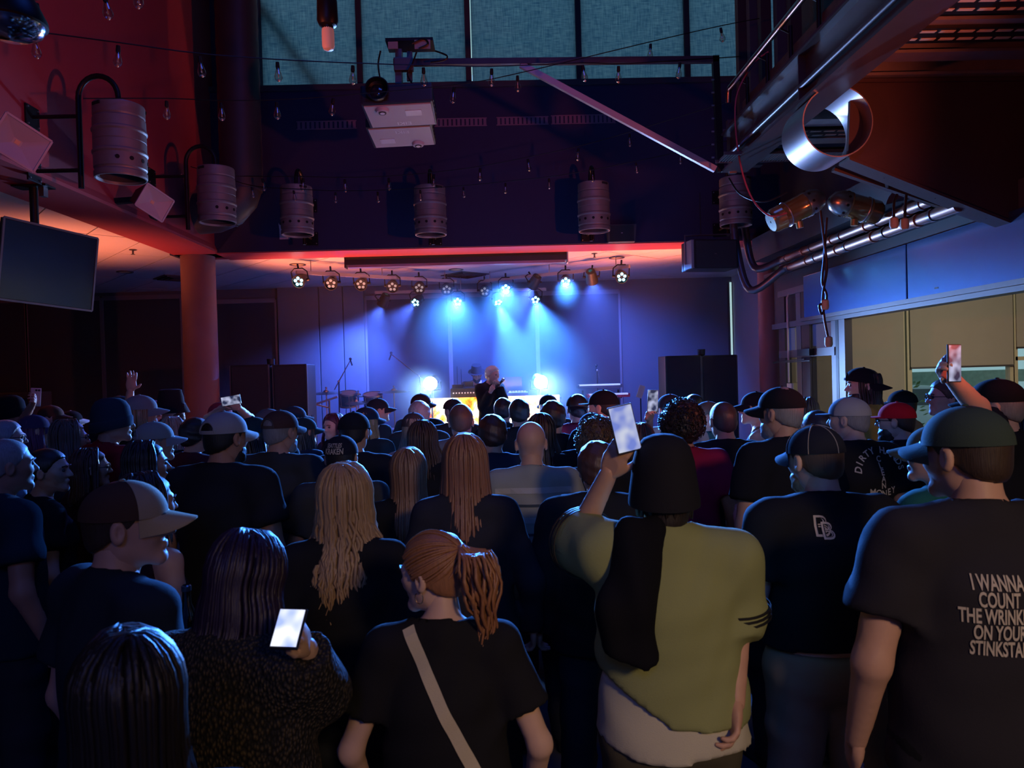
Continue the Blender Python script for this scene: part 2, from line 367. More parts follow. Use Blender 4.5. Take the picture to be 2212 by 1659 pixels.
# linear vent in the bulkhead
for k, (x0, x1, y0, y1) in enumerate([(640, 770, 262, 276), (938, 1052, 256, 270), (1072, 1185, 253, 267), (1190, 1330, 249, 264)]):
    a = aty(x0, y0, YB - .01); b = aty(x1, y1, YB - .01); lo = (a.x, YB - .015, min(a.z, b.z) - .01); hi = (b.x, YB, max(a.z, b.z))
    t = thing('wall_vent', 'long slotted vent on the bulkhead, %s from the duct' % ['first', 'second', 'third', 'fourth'][k], 'vent', (lo[0], YB, lo[2]), group='bulkhead vents'); H = hi[2] - lo[2]; Wd = hi[0] - lo[0]
    MB().b2((0, -.012, 0), (Wd, -.001, .012)).b2((0, -.012, H - .012), (Wd, -.001, H)).build('frame', mat('vent_paint', (.24, .13, .17), .6), t)
    n = int(Wd / .055); lm = MB().b2((-.018, -.010, .012), (.018, -.001, H - .012)).mesh('louver')
    for q in range(n): link('louver', lm, t, MATS['vent_paint'], loc=(.03 + q * Wd / n, 0, 0))
# ------------------------------------------------------------------ right side: glass front, panels, pipes
zh = 2.42
hd = struct('trim_3', MB().b2((XR - .02, 3.3, zh), (XR + .12, 9.7, zh + .07)).b2((XR - .06, 3.3, zh + .04), (XR + .1, 8.7, zh + .08)), M_alu, label='aluminium header channel over the glass front')
struct('trim_4', MB().b2((XR + .02, 3.3, zh + .06), (XR + .1, 9.7, 3.2)), M_dark, label='dark band wall behind the glossy panels')
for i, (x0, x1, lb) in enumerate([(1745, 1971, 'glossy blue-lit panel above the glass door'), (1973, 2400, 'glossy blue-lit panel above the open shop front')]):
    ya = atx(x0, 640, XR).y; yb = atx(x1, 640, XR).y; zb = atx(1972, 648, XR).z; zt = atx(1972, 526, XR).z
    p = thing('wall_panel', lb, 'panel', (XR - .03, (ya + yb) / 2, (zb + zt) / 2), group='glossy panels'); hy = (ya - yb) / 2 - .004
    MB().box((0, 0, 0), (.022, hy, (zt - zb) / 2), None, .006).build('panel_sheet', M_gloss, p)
    MB().b2((-.026, -hy, -(zt - zb) / 2 - .015), (.03, hy, -(zt - zb) / 2)).build('edge_strip', M_alu, p)
    MB().b2((-.0245, hy - .45, -(zt - zb) / 2 + .05), (-.0225, hy - .40, -(zt - zb) / 2 + .062)).build('badge', M_black, p)
# glass door bay
def yx(px): return atx(px, 800, XR).y
dr = thing('door_1', 'glass door bay with dark frame beside the column', None, (XR, 0, 0), kind='structure')
for x0, x1, m in ((1684, 1697, M_dark), (1722, 1732, M_alu), (1733, 1750, M_dark), (1797, 1806, M_alu), (1806, 1812, M_black), (1813, 1826, M_alu)):
    MB().b2((0, yx(x1), 0), (.08, yx(x0), zh if x0 > 1790 else 2.9)).build('post', m, dr)
zt = atx(1760, 762, XR).z
MB().b2((-.01, yx(1805), zt - .04), (.07, yx(1685), zt + .05)).build('transom_bar', M_alu, dr)
MB().b2((-.01, yx(1805), 2.82), (.07, yx(1685), 2.9)).build('head_bar', M_alu, dr)
MB().b2((.02, yx(1797), .1), (.03, yx(1750), 2.9)).build('pane', M_glass, dr)
MB().b2((.02, yx(1722), .1), (.03, yx(1697), 2.9)).build('pane', M_glass, dr)
cl = MB().b2((-.07, yx(1762), zt - .03), (-.0, yx(1735), zt + .05)).build('door_closer', M_black, dr)
MB().bar((-.05, yx(1748), zt - .07), (-.12, yx(1692), zt - .09), .02, .012).bar((-.05, yx(1760), zt - .09), (-.12, yx(1692), zt - .1), .02, .012).build('closer_arm', M_black, cl)
MB().tube([(.0, yx(1708), zt + .75), (-.03, yx(1709), zt + .7), (-.03, yx(1709), zt - .35)], .012, 8).build('cord_loop', mat('white_plastic', (.7, .68, .62), .4), dr)
MB().b2((-.03, yx(1714), zt - .50), (0, yx(1704), zt - .36), .005).build('switch_box', MATS['white_plastic'], dr)
# side room behind the glass front with roller blinds
struct('wall_side_room', MB().b2((8.2, 3.2, 0), (8.4, 9.7, 3.2)).b2((3.8, 3.2, 0), (8.4, 3.3, 3.2)), mat('beige_wall', (.5, .42, .3), .85), label='beige walls of the side room')
struct('ceiling_side_room', MB().b2((3.75, 3.2, 3.02), (8.4, 9.7, 3.15)), MATS['beige_wall'], label='pale ceiling of the side room')
M_blind = mat('beige_blind', (.40, .36, .29), .9, bump=.08, bscale=200, var=.04)
YW = 9.55
for i, (x0, x1, yb, lb) in enumerate([(1832, 1958, 1010, 'lowered beige roller blind window left in the side room'), (1966, 2190, 789, 'half lowered beige roller blind window with street view below'), (2196, 2420, 745, 'raised roller blind window at the right edge')]):
    a = aty(x0, 700, YW); b = aty(x1, yb, YW); hw = (b.x - a.x) / 2; zb = b.z; ztp = 2.98
    w = thing('window_%d' % win, lb, None, ((a.x + b.x) / 2, YW, 0), kind='structure'); win += 1
    bl = MB().b2((-hw, 0, zb), (hw, .008, ztp)).build('blind', M_blind, w)
    MB().b2((-hw, -.012, zb - .012), (hw, .012, zb + .012)).build('hem_bar', M_alu, bl)
    MB().cyl((-hw, -.01, ztp - .03), (hw, -.01, ztp - .03), .035, 12).build('roller_tube', M_alu, w)
    fr = MB()
    for sx in (-1, 1): fr.b2((sx * hw - .03, .03, 0), (sx * hw + .03, .12, 3.02))
    fr.b2((-hw, .03, .0), (hw, .12, .45)).b2((-hw, .03, 1.93), (hw, .12, 1.98)) if i == 2 else fr.b2((-hw, .03, .0), (hw, .12, .45))
    fr.build('frame', mat('cream_frame', (.62, .55, .36), .5), w)
    MB().b2((-hw + .03, .07, .45), (hw - .03, .076, 3.0)).build('pane', M_glass, w)
struct('wall_side_window', MB().b2((3.72, 9.52, 0), (aty(1826, 700, YW).x, 9.66, 3.15)), MATS['beige_wall'], label='beige wall strip beside the lowered blind')
# street outside
struct('ground_outside', MB().b2((3, 9.8, -.25), (30, 40, -.1)), mat('street_asphalt', (.35, .42, .44), .85), label='pale street outside the window')
struct('hedge_bank', MB().b2((8, 24, -.2), (24, 25, 1.6)), mat('outside_hedge', (.22, .28, .22), .9, var=.5, vscale=6), label='green bank across the street')
for k, (x, lb) in enumerate([(10.6, 'pale parked car across the street, nearer the blind'), (14.6, 'parked white car across the street')]):
    t = thing('parked_car', lb, 'car', (x, 19, -.1), group='cars in the street')
    MB().prism([(-1.9, -.8, .3), (1.9, -.8, .3), (1.95, -.8, .8), (1.2, -.8, .92), (.7, -.8, 1.42), (-.8, -.8, 1.45), (-1.5, -.8, .95), (-1.95, -.8, .85)], (0, 1.6, 0)).build('car_body', mat('car_paint%d' % k, ((.5, .5, .52), (.8, .82, .84))[k], .3, coat=.6), t)
    for sx in (-1.2, 1.2):
        for sy in (-.8, .75): MB().cyl((sx, sy - .1, .32), (sx, sy + .1, .32), .32, 16).build('wheel', M_blackp, t)
    MB().prism([(1.05, -.81, .95), (.62, -.81, 1.36), (-.72, -.81, 1.38), (-1.25, -.81, .98)], (0, 1.62, 0)).build('window_glass', mat('car_glass', (.03, .04, .05), .1), t)
p = aty(2035, 880, 9.2)
t = thing('potted_shrub', 'small leafy shrub outside below the half lowered blind', 'plant', (p.x + .1, 10.1, -.1))
MB().lathe([(.14, 0), (.19, .35), (.16, .35)], 14, cap0=True).build('pot', mat('clay', (.3, .14, .08), .8), t)
lf = MB()
for k in range(70):
    a = rnd.uniform(0, 6.28); r = rnd.uniform(0, .18); z = rnd.uniform(.5, 1.75); d = Vector((math.cos(a), math.sin(a), rnd.uniform(.1, .9))).normalized(); c = Vector((r * math.cos(a), r * math.sin(a), z)); n = d.orthogonal().normalized()
    lf.add([c, c + d * .05 + n * .02, c + d * .1, c + d * .05 - n * .02], [(0, 1, 2, 3)])
lfo = lf.build('foliage', mat('leaf', (.10, .22, .08), .6), t); lfo['kind'] = 'stuff'
MB().tube([(0, 0, .3), (.03, 0, 1.0), (0, .02, 1.7)], .012, 6).build('stem', mat('bark', (.12, .08, .05), .9), t)
# ------------------------------------------------------------------ mezzanine beam, deck, ring duct, brown girder
XB = 2.25
a0 = aty(1590, 300, 7.0); zt_, zb_ = a0.z + .02, aty(1590, 368, 7.0).z
bm = struct('beam_mezzanine', MB().b2((XB - .02, .5, zb_), (XB + .0, 7, zt_)).b2((XB - .08, .5, zb_ - .02), (XB + .16, 7, zb_)).b2((XB - .08, .5, zt_), (XB + .16, 7, zt_ + .02)), mat('dark_beam_steel', (.075, .065, .07), .38, .5, var=.2, vscale=6), label='gray steel edge beam of the mezzanine')
MB().cyl((XB - .055, .5, zb_ + .10), (XB - .055, 7, zb_ + .10), .022, 10).build('conduit', MATS['dark_beam_steel'], bm)
for k in range(9): MB().b2((XB - .075, 1.0 + k * .7, zb_), (XB - .02, 1.012 + k * .7, zt_)).build('stiffener', MATS['dark_beam_steel'], bm) if k % 3 == 0 else None
fl = struct('floor_mezzanine', MB().b2((XB, .5, zt_ + .02), (XR + .2, 7.0, zt_ + .12)), M_dark, label='dark mezzanine floor deck')
rl = thing('handrail', 'round steel handrail along the mezzanine edge', 'railing', (XB + .1, 7.0, zt_ + .1)); zr = aty(1592, 190, 7.0).z - zt_ - .1
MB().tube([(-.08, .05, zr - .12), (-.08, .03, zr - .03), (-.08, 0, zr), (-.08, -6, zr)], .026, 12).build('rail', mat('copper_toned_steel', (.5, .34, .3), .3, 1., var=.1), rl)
for k in range(12): MB().cyl((.0, -.25 - k * .5, -.1), (.0, -.25 - k * .5, zr), .016, 8).cyl((0, -.25 - k * .5, zr - .06), (-.08, -.25 - k * .5, zr - .02), .008, 6).build('baluster', M_black, rl)
MB().b2((.02, -5.8, -.05), (.03, -.05, zr - .15)).build('infill_panel', mat('dark_mesh_panel', (.10, .06, .06), .5, .4, var=.4, vscale=20), rl)
for k, x0 in enumerate((1605, 1630, 1655, 1690, 1720)):
    q = aty(x0, 90, 8.2 - .2 * k)
    struct('post_mezzanine', MB().b2((q.x - .05, q.y, zt_), (q.x + .06, q.y + .1, ZT)), M_dark if k % 2 else M_brown, label='tall dark post behind the handrail, %s from the window' % ['first', 'second', 'third', 'fourth', 'fifth'][k])
# joists and perforated channels under the deck
for k, (yy, dz, wdt) in enumerate([(3.3, .02, .16), (atz(2000, 52, zt_ - .2).y, .02, .12), (atz(2000, 120, zt_ - .2).y, .03, .14), (atz(2000, 178, zt_ - .2).y - .1, .03, .14), (5.55, .03, .18), (6.0, .03, .18), (6.5, .03, .16)]):
    struct('joist', MB().b2((XB + .02, yy, zt_ - .18), (XR + .1, yy + .03, zt_ + .02)).b2((XB + .02, yy - .05, zt_ - .2), (XR + .1, yy + wdt - .05, zt_ - .18)), M_galv, label='galvanized joist under the mezzanine deck, number %s from the brown girder side' % ['one', 'two', 'three', 'four', 'five', 'six', 'seven'][6 - k])
slot_tab = MB().b2((-.045, -.014, -.003), (.045, .014, .0)).mesh('slot_tab')  # pale tabs, painted for the light that shows through the slots
for k, yy in enumerate((3.6, atz(2000, 14, zt_ - .22).y, atz(2000, 78, zt_ - .22).y, 6.25, 6.85)):
    ch = thing('slotted_channel', 'black slotted channel under the mezzanine deck, row %s from the far end' % ['five', 'four', 'three', 'two', 'one'][k], 'channel', (0, yy, zt_ - .22), group='slotted channels')
    MB().b2((XB + .05, -.10, 0), (XR + .05, .10, .03)).build('channel', M_black, ch)
    for rrow in range(2):
        for q in range(12): link('slot_tab', slot_tab, ch, mat('slot_light_paint', (.5, .42, .28), .5), loc=(XB + .13 + q * .115 + rrow * .055, -.06 + .1 * rrow, -.0005))
tr2 = thing('louver_grille', 'pale louvered grille under the far end of the mezzanine', 'grille', (0, 6.55, zt_ - .32), group=None)
lv = MB().b2((-.006, -.12, -.01), (.006, .12, .01)).mesh('blade')
MB().b2((2.02, -.13, -.014), (3.2, -.12, .014)).b2((2.02, .12, -.014), (3.2, .13, .014)).build('frame', M_alu, tr2)
for q in range(46): link('blade', lv, tr2, M_alu, loc=(2.05 + q * .025, 0, 0))
# ring duct
c0 = aty(1810, 262, 5.0); Rr = 76 / FPX * 5.0
t = thing('ring_duct', 'short open brushed steel duct ring below the beam', 'duct', c0)
Mx = Matrix.Rotation(R(-90), 4, 'X')
MB().lathe([(Rr - .004, 0), (Rr, 0), (Rr, .38), (Rr - .004, .38), (Rr - .004, 0)], 56, Mx).build('duct_shell', M_steel, t)
MB().lathe([(Rr, .0), (Rr + .004, .0), (Rr + .004, .012), (Rr, .012)], 56, Mx).build('rolled_edge', M_steel, t)
# brown tapered girder
yg = 5.12
pts = [aty(1838, 180, yg), aty(2230, 176, yg), aty(2230, 497, yg), aty(1832, 340, yg)]
g = struct('girder', MB().prism([pts[0], pts[1], pts[2], pts[3]], (0, .03, 0)), M_brown, label='deep tapered brown steel girder under the mezzanine')
A, B = Vector(pts[3]), Vector(pts[2]); dn = (B - A).normalized()
MB().prism([A + Vector((0, -.02, -.02)), B + Vector((0, -.02, -.02)), B + Vector((0, -.02, 0)), A + Vector((0, -.02, 0))], (0, .16, 0)).build('bottom_flange', M_brown, g)
MB().prism([Vector(pts[0]) + Vector((0, -.02, 0)), Vector(pts[1]) + Vector((0, -.02, 0)), Vector(pts[1]) + Vector((0, -.02, .025)), Vector(pts[0]) + Vector((0, -.02, .025))], (0, .30, 0)).build('top_flange', M_brown, g)
for k in (.2, .52, .84):
    q = A.lerp(B, k); MB().prism([q + Vector((0, .03, 0)), q + Vector((0, .15, 0)), q + Vector((0, .03, .22))], dn * .015).build('stiffener', M_brown, g)
# second lower flange line of the girder seen from below
A2 = aty(1800, 366, 5.4); B2 = aty(2230, 512, 5.4)
MB().bar(A2, B2, .05, .03).build('lower_angle', M_brown, g)
for k in (.22, .5, .78):
    MB().bar(A.lerp(B, k) + Vector((0, .05, -.01)), A2.lerp(B2, k + .05), .02, .02).build('cross_rib', M_brown, g)
# pipes along the glass front
for nm, px, py, xx, lb, e0 in (('pipe', 1698, 558, 3.38, 'upper of the two steel pipes along the glass front', (1610, 500)), ('pipe', 1704, 578, 3.30, 'lower of the two steel pipes along the glass front', (1590, 530))):
    q = atx(px, py, xx); ends = Vector((xx, 5.2, q.z))
    w0 = aty(e0[0], e0[1], q.y + .55); w1 = aty(e0[0] + (20 if e0[0] > 1600 else 30), py + (20 if e0[0] > 1600 else 48), q.y + .35)
    t = thing(nm, lb, 'pipe', q)
    path = smooth_path([aty(e0[0] - 6, e0[1] - 55, q.y + .6), w0, w1, q + Vector((-.03, .12, -.015)), q], 6)
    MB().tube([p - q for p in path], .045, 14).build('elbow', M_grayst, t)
    MB().cyl((0, 0, 0), ends - q, .043, 16).build('straight_run', mat('pipe_steel', (.42, .27, .22), .46, .9, var=.1), t)  # orange of the highlights is put into the steel colour
    for k in range(5):
        s = Vector((0, -.05 - .68 * k, 0)); MB().cyl(s, s + Vector((0, .04, 0)), .05, 16).build('coupling', M_grayst, t)
        MB().lathe([(.044, .2), (.052, .2), (.052, .235), (.044, .235)], 16, Matrix.Translation((0, s.y, 0)) @ Matrix.Rotation(R(-90), 4, 'X')).build('strap', mat('copper_strap', (.5, .25, .16), .4, .9), t)
struct('beam_over_front', MB().b2((3.36, 5.3, 3.30), (3.75, 9.6, 3.6)).b2((3.50, 5.3, 3.08), (3.6, 9.6, 3.13)), M_dark, label='dark boxed beam over the pipes')
# ================================================================== hanging things
M_keg = mat('keg_steel', (.25, .24, .235), .52, .45, var=.15, vscale=10, bump=.08, bscale=35)
M_hole = mat('dark_hole', (.01, .01, .012), .9, var=0)
def make_keg(label, loc, rz, group='keg lamps on the walls'):
    t = thing('keg_lamp', label, 'keg lamp', loc, rz, group)
    pr = [(.170, .02), (.176, 0), (.186, 0), (.190, .012), (.190, .045), (.182, .055), (.184, .066), (.190, .075), (.190, .175), (.199, .188), (.199, .20), (.190, .213), (.190, .275), (.187, .28), (.190, .285), (.190, .345), (.199, .358), (.199, .37), (.190, .383), (.189, .455), (.181, .468), (.186, .48), (.186, .56), (.182, .57), (.174, .57), (.174, .49), (.1, .47), (.01, .47)]
    kb = MB().lathe(pr, 40).mesh('keg_body'); kb.set_sharp_from_angle(angle=R(13)); link('keg_body', kb, t, M_keg)
    MB().lathe([(.170, .02), (.168, .25), (.01, .25)], 30).build('inner_shell', M_dark, t)
    hm = MB().cyl((0, -.194, 0), (0, -.186, 0), .016, 12).mesh('vent_hole')
    for k in range(6): link('vent_hole', hm, t, M_hole, loc=(0, 0, .13), rot=(0, 0, R(-70 + 30 * k)))
    sl = MB().box((0, -.184, 0), (.045, .006, .012), None, .004).mesh('hand_slot')
    for k in (R(40), R(-120)): link('hand_slot', sl, t, M_hole, loc=(0, 0, .545), rot=(0, 0, k))
    P = [(0, .31, -.06), (0, .31, .62)] + [(0, .155 + .155 * math.cos(a), .64 + .17 * math.sin(a)) for a in [math.pi * k / 12 for k in range(13)]] + [(0, 0, .48)]
    MB().tube(P, .021, 12).build('gooseneck_pipe', M_black, t)
    for z in (.50, .08):
        w = MB().b2((-.085, .665, z - .085), (.085, .678, z + .085), .004).build('wall_plate', M_black, t)
        MB().cyl((0, .31, z), (0, .67, z), .016, 10).build('standoff', M_black, w)
        for sx in (-.065, .065):
            for sz in (-.065, .065): MB().cyl((sx, .655, z + sz), (sx, .666, z + sz), .007, 8).build('bolt', M_steel, w)
    return t
XK = XL + .68
for px, py, lb in ((262, 388, 'largest steel keg lamp on a black gooseneck on the red wall'), (470, 482, 'steel keg lamp on the red wall in front of the round duct')):
    q = atx(px, py, XK); make_keg(lb, q, R(90))
for px, py, lb in ((643, 508, 'keg lamp on the bulkhead nearest the round duct'), (931, 508, 'keg lamp on the bulkhead above the projection screen'), (1284, 500, 'keg lamp on the bulkhead beside the small flat speaker'), (1590, 488, 'keg lamp by the mezzanine beam end')):
    q = aty(px, py, YB - .68); make_keg(lb, q, 0)
# torn paper patch on the bulkhead
q = aty(612, 500, YB - .003)
tag(MB().prism([q + Vector(p) for p in ((-.05, 0, -.1), (.08, 0, -.1), (.09, 0, .06), (-.01, 0, .12), (-.04, 0, .08), (-.06, 0, .11), (-.05, 0, .03))], (0, .003, 0)).build('paper_patch', mat('torn_paper', (.55, .45, .5), .9)), 'torn pale paper patch behind the keg nearest the duct', 'paper')
# round ventilation duct with elbow
q = aty(522, 380, 8.75); rd = .235
t = thing('round_duct', 'tall dark round duct beside the red wall with a lower elbow', 'duct', (q.x, q.y, q.z))
zt0 = ZT - q.z
MB().lathe([(rd, zt0)] + [(rd + (.006 if k % 2 else 0), zt0 - k * (zt0) / 40) for k in range(1, 41)], 32).build('duct_pipe', mat('dark_duct', (.06, .05, .055), .5, .4, var=.15), t)
path = [(0, 0, 0), (0, 0, -.10), (-.05, .0, -.24), (-.16, .0, -.36), (-.32, .0, -.42), (-.52, 0, -.43)]
el = MB().tube(path, rd, 32); el.build('elbow', MATS['dark_duct'], t)
for p0, p1 in ((path[1], path[2]), (path[3], path[4])):
    a = Vector(p0); d = (Vector(p1) - a).normalized(); MB().cyl(a - d * .01, a + d * .01, rd + .008, 32).build('seam_band', MATS['dark_duct'], t)
# horn speakers on the red wall
def horn(label, px, py, d, size, aim):
    c = pix(px, py, d); Mx = frame(c, Vector((0, 0, 1)).cross(Vector(aim)) * 1, Vector((0, 0, 1)))
    yv = Vector(aim).normalized(); xv = yv.cross(Vector((0, 0, 1))).normalized(); zv = xv.cross(yv); Mx = Matrix((xv, yv, zv)).transposed().to_4x4() @ Matrix.Rotation(R(-24), 4, 'Y'); Mx.translation = c
    t = thing('horn_speaker', label, 'speaker', group='horn speakers on the red wall', matrix=Mx); s = size
    MB().add([(-s, 0, -s * .8), (s, 0, -s * .8), (s, 0, s * .8), (-s, 0, s * .8), (-s * .5, -s * 2.0, -s * .4), (s * .5, -s * 2.0, -s * .4), (s * .5, -s * 2.0, s * .4), (-s * .5, -s * 2.0, s * .4)], [(0, 1, 5, 4), (1, 2, 6, 5), (2, 3, 7, 6), (3, 0, 4, 7), (4, 5, 6, 7)]).build('horn_body', M_blackp, t)
    mw = mat('white_horn', (.62, .56, .56), .45, var=.04)
    MB().add([(-s, .004, -s * .8), (s, .004, -s * .8), (s, .004, s * .8), (-s, .004, s * .8), (-.03, -s * .3, -.02), (.03, -s * .3, -.02), (.03, -s * .3, .02), (-.03, -s * .3, .02)], [(0, 1, 5, 4), (1, 2, 6, 5), (2, 3, 7, 6), (3, 0, 4, 7), (4, 5, 6, 7)]).build('horn_flare', mw, t)
    rim = MB()
    for a, b in (((-s, -s * .8), (s, -s * .8)), ((s, -s * .8), (s, s * .8)), ((s, s * .8), (-s, s * .8)), ((-s, s * .8), (-s, -s * .8))): rim.bar((a[0], .005, a[1]), (b[0], .005, b[1]), .014, .014)
    rim.build('rim', mw, t)
    MB().b2((-.016, -s * .3, -.014), (.016, -s * .3 + .004, .014)).build('throat_badge', mat('amber_badge', (.9, .6, .35), .4), t)
    MB().bar((0, -s * 1.9, 0), Mx.inverted() @ Vector((XL + .01, c.y + .12, c.z + .05)), .05, .05).build('bracket', M_black, t)
horn('white-faced horn speaker at the left edge of the red wall', 43, 308, 5.0, .155, (.80, -.62, -.28))
horn('white-faced horn speaker between the two kegs on the red wall', 334, 438, 6.9, .145, (.80, -.62, -.28))
# television on a ceiling pole
P0 = pix(8, 470, 5.75); P1 = pix(215, 519, 6.5); P2 = pix(193, 669, 6.42); P3 = pix(-6, 645, 5.67)
ctr = (P0 + P1 + P2 + P3) / 4; xv = ((P1 - P0) + (P2 - P3)).normalized(); zv = ((P0 - P3) + (P1 - P2)); zv = (zv - xv * zv.dot(xv)).normalized(); yv = zv.cross(xv)
Mx = Matrix((xv, yv, zv)).transposed().to_4x4(); Mx.translation = ctr; Mx = Mx @ Matrix.Rotation(R(6), 4, 'X')
hw = ((P1 - P0).length + (P2 - P3).length) / 4; hh = ((P0 - P3).length + (P1 - P2).length) / 4
t = thing('television', 'dark flat television hanging from a pole under the red soffit', 'television', matrix=Mx)
MB().box((0, .02, 0), (hw, .022, hh), None, .006).build('housing', M_blackp, t)
MB().b2((-hw + .012, -.006, -hh + .012), (hw - .012, -.002, hh - .012)).build('screen', mat('tv_screen', (.20, .27, .42), .18, 1., var=0), t)  # bluish room reflection is put into the screen colour
bz = MB()
for a, b in (((-hw, -hh), (hw, -hh)), ((hw, -hh), (hw, hh)), ((hw, hh), (-hw, hh)), ((-hw, hh), (-hw, -hh))): bz.bar((a[0], -.004, a[1]), (b[0], -.004, b[1]), .012, .016)
bz.build('bezel', mat('tv_bezel', (.35, .33, .38), .3, .8), t)
MB().box((.05, .09, -hh + .06), (.28, .05, .05), None, .01).build('rear_box', M_blackp, t)
tp = atz(72, 402, ZC - .005)
t = thing('ceiling_pole', 'black ceiling pole holding the television', 'pole', tp)
MB().tube([(0, 0, 0), (0.0, 0, -.32), tuple((ctr + yv * .08 - tp) * 1.0)], .032, 14).build('tube', M_black, t)
MB().b2((-.14, -.07, -.015), (.14, .07, .0)).build('mount_plate', M_black, t)
MB().b2((.06, -.03, -.09), (.10, .03, -.015)).build('cable_box', M_alu, t)
# projection screen housing
a = aty(748, 556, 10.3); b = aty(1224, 547, 10.3); zc = (a.z + b.z) / 2
t = thing('projection_screen', 'long black rolled projection screen housing hung on chains', 'screen', ((a.x + b.x) / 2, 10.3, zc - .055)); hw = (b.x - a.x) / 2
MB().prism([(-hw, -.07, -.05), (-hw, .07, -.05), (-hw, .08, .02), (-hw, .05, .09), (-hw, -.05, .09), (-hw, -.08, .02)], (2 * hw, 0, 0)).build('housing', M_blackp, t)
MB().b2((-hw + .03, -.055, -.085), (hw - .03, .055, -.05)).build('weight_bar', mat('dark_alu', (.35, .3, .3), .35, .8), t)
for sx in (-1, 1):
    MB().box((sx * (hw + .006), 0, 0), (.008, .08, .09)).build('end_cap', mat('white_plastic', (.7, .68, .62), .4) if sx > 0 else M_blackp, t)
    ch = MB()
    for k in range(2): ch.tube([(sx * (hw - .04) + (.01 if k % 2 else 0) * math.cos(q), (0 if k % 2 else .01) * math.cos(q), .085 + .035 * k + .022 * math.sin(q)) for q in [i * math.pi / 4 for i in range(9)]], .004, 6, False)
    ch.build('chain', M_steel, t)
# small flat speaker and big yoke speaker
q = aty(1340, 507, 9.595); t = thing('flat_speaker', 'small flat dark speaker on the bulkhead edge', 'speaker', q)
MB().prism([(-.17, 0, -.11), (.17, 0, -.11), (.19, 0, .10), (.19, 0, .11), (-.19, 0, .11)], (0, -.12, 0)).build('cabinet', mat('speaker_gray', (.06, .07, .08), .6), t)
MB().b2((-.155, -.124, -.1), (.155, -.12, .1)).build('grille', mat('speaker_grille', (.03, .035, .04), .7, bump=.5, bscale=500), t)
MB().b2((-.01, -.128, -.005), (.01, -.124, .005)).build('badge', M_steel, t)
q = aty(1532, 553, 8.8); t = thing('yoke_speaker', 'wide black speaker hung in a yoke left of the pipes', 'speaker', q, R(8))
MB().box((0, 0, 0), (.28, .17, .17), None, .015).build('cabinet', M_blackp, t)
MB().box((.012, -.172, 0), (.25, .006, .155), None, .004).build('grille', MATS['speaker_grille'], t)
MB().b2((-.012, -.181, -.006), (.012, -.178, .006)).build('badge', M_steel, t)
MB().tube([(-.30, 0, -.1), (-.30, 0, .24), (.30, 0, .26), (.30, 0, .05)], .012, 8).build('yoke', M_grayst, t)
MB().box((-.275, -.06, 0), (.02, .11, .165), None, .008).build('side_trim', mat('speaker_side', (.25, .28, .33), .4), t)
MB().cyl((-.1, 0, .25), (-.1, 0, .75), .006, 6).build('hanger_cable', M_black, t)
# projectors, stacked upside down on the long wall arm
yp = 7.0
def local_to(c): return c
c1 = aty(857, 222, yp); M_proj = mat('projector_gray', (.62, .55, .56), .5, var=.04); M_projd = mat('projector_dark', (.03, .03, .035), .45)
for k, (px, py, Y, w, rz, lb) in enumerate([(857, 222, 6.75, .325, R(-2), 'front ceiling projector with a big round lens hood'), (861, 272, 7.30, .325, R(-2), 'rear ceiling projector hung behind the lens-hood projector')]):
    c = aty(px, py, Y); Mx = Matrix.Translation(c) @ Matrix.Rotation(R(-6), 4, 'X') @ Matrix.Rotation(rz, 4, 'Y')
    t = thing('projector', lb, 'projector', group='paired projectors', matrix=Mx); hz = .18 if k == 0 else .10
    MB().box((0, .25, hz / 2), (w, .25, hz / 2), None, .02).build('case', M_projd, t)
    MB().prism([(-w * .93, .025, -.001), (w * .93, .025, -.001), (w * .95, .455, -.001), (-w * .90, .455, -.001)], (0, 0, -.012)).build('bottom_cover', M_proj, t)
    if k == 0:
        MB().lathe([(.075, .0), (.105, -.03), (.108, -.07), (.098, -.07), (.09, .0)], 28, Matrix.Translation((-w * .50, -.01, .11)) @ Matrix.Rotation(R(-90), 4, 'X')).build('lens_hood', M_black, t)
        MB().lathe([(.08, .01), (.05, -.01), (.02, -.02), (.001, -.02)], 24, Matrix.Translation((-w * .50, -.01, .11)) @ Matrix.Rotation(R(-90), 4, 'X')).build('lens_glass', mat('lens_glass', (.02, .02, .03), .08, coat=1), t)
    lx, ly = (-w * .45, .10) if k == 0 else (w * .45, .40)
    MB().lathe([(.065, -.006), (.055, -.03), (.036, -.034), (.001, -.034)], 20, Matrix.Translation((lx, ly, -.008))).build('foot_ring', M_proj, t)
    MB().lathe([(.036, -.032), (.034, -.040), (.022, -.040)], 18, Matrix.Translation((lx, ly, -.008))).build('foot_gasket', M_projd, t)
    MB().lathe([(.024, -.034), (.022, -.041), (.001, -.041)], 16, Matrix.Translation((lx, ly, -.008))).build('foot_pad', mat('bright_label', (.85, .85, .88), .4), t)
    sx, sy = (w * .42, .18) if k == 0 else (-w * .45, .30)
    MB().b2((sx - .08, sy - .05, -.018), (sx + .07, sy + .06, -.0135)).build('label_sticker', MATS['bright_label'], t)
    V, F = text2d('EIKI', .085, .002); ty = .42 if k == 0 else .14
    MB().add([(-x + .02, ty + (-y if k == 0 else -y), -.016) for x, y, z in V], F).build('brand_lettering', mat('pale_letter', (.98, .96, .96), .5), t)
    for kx in range(5): MB().b2((w - .004, .06 + kx * .08, hz * .2), (w + .004, .10 + kx * .08, hz * .8)).build('side_vent', M_black, t)
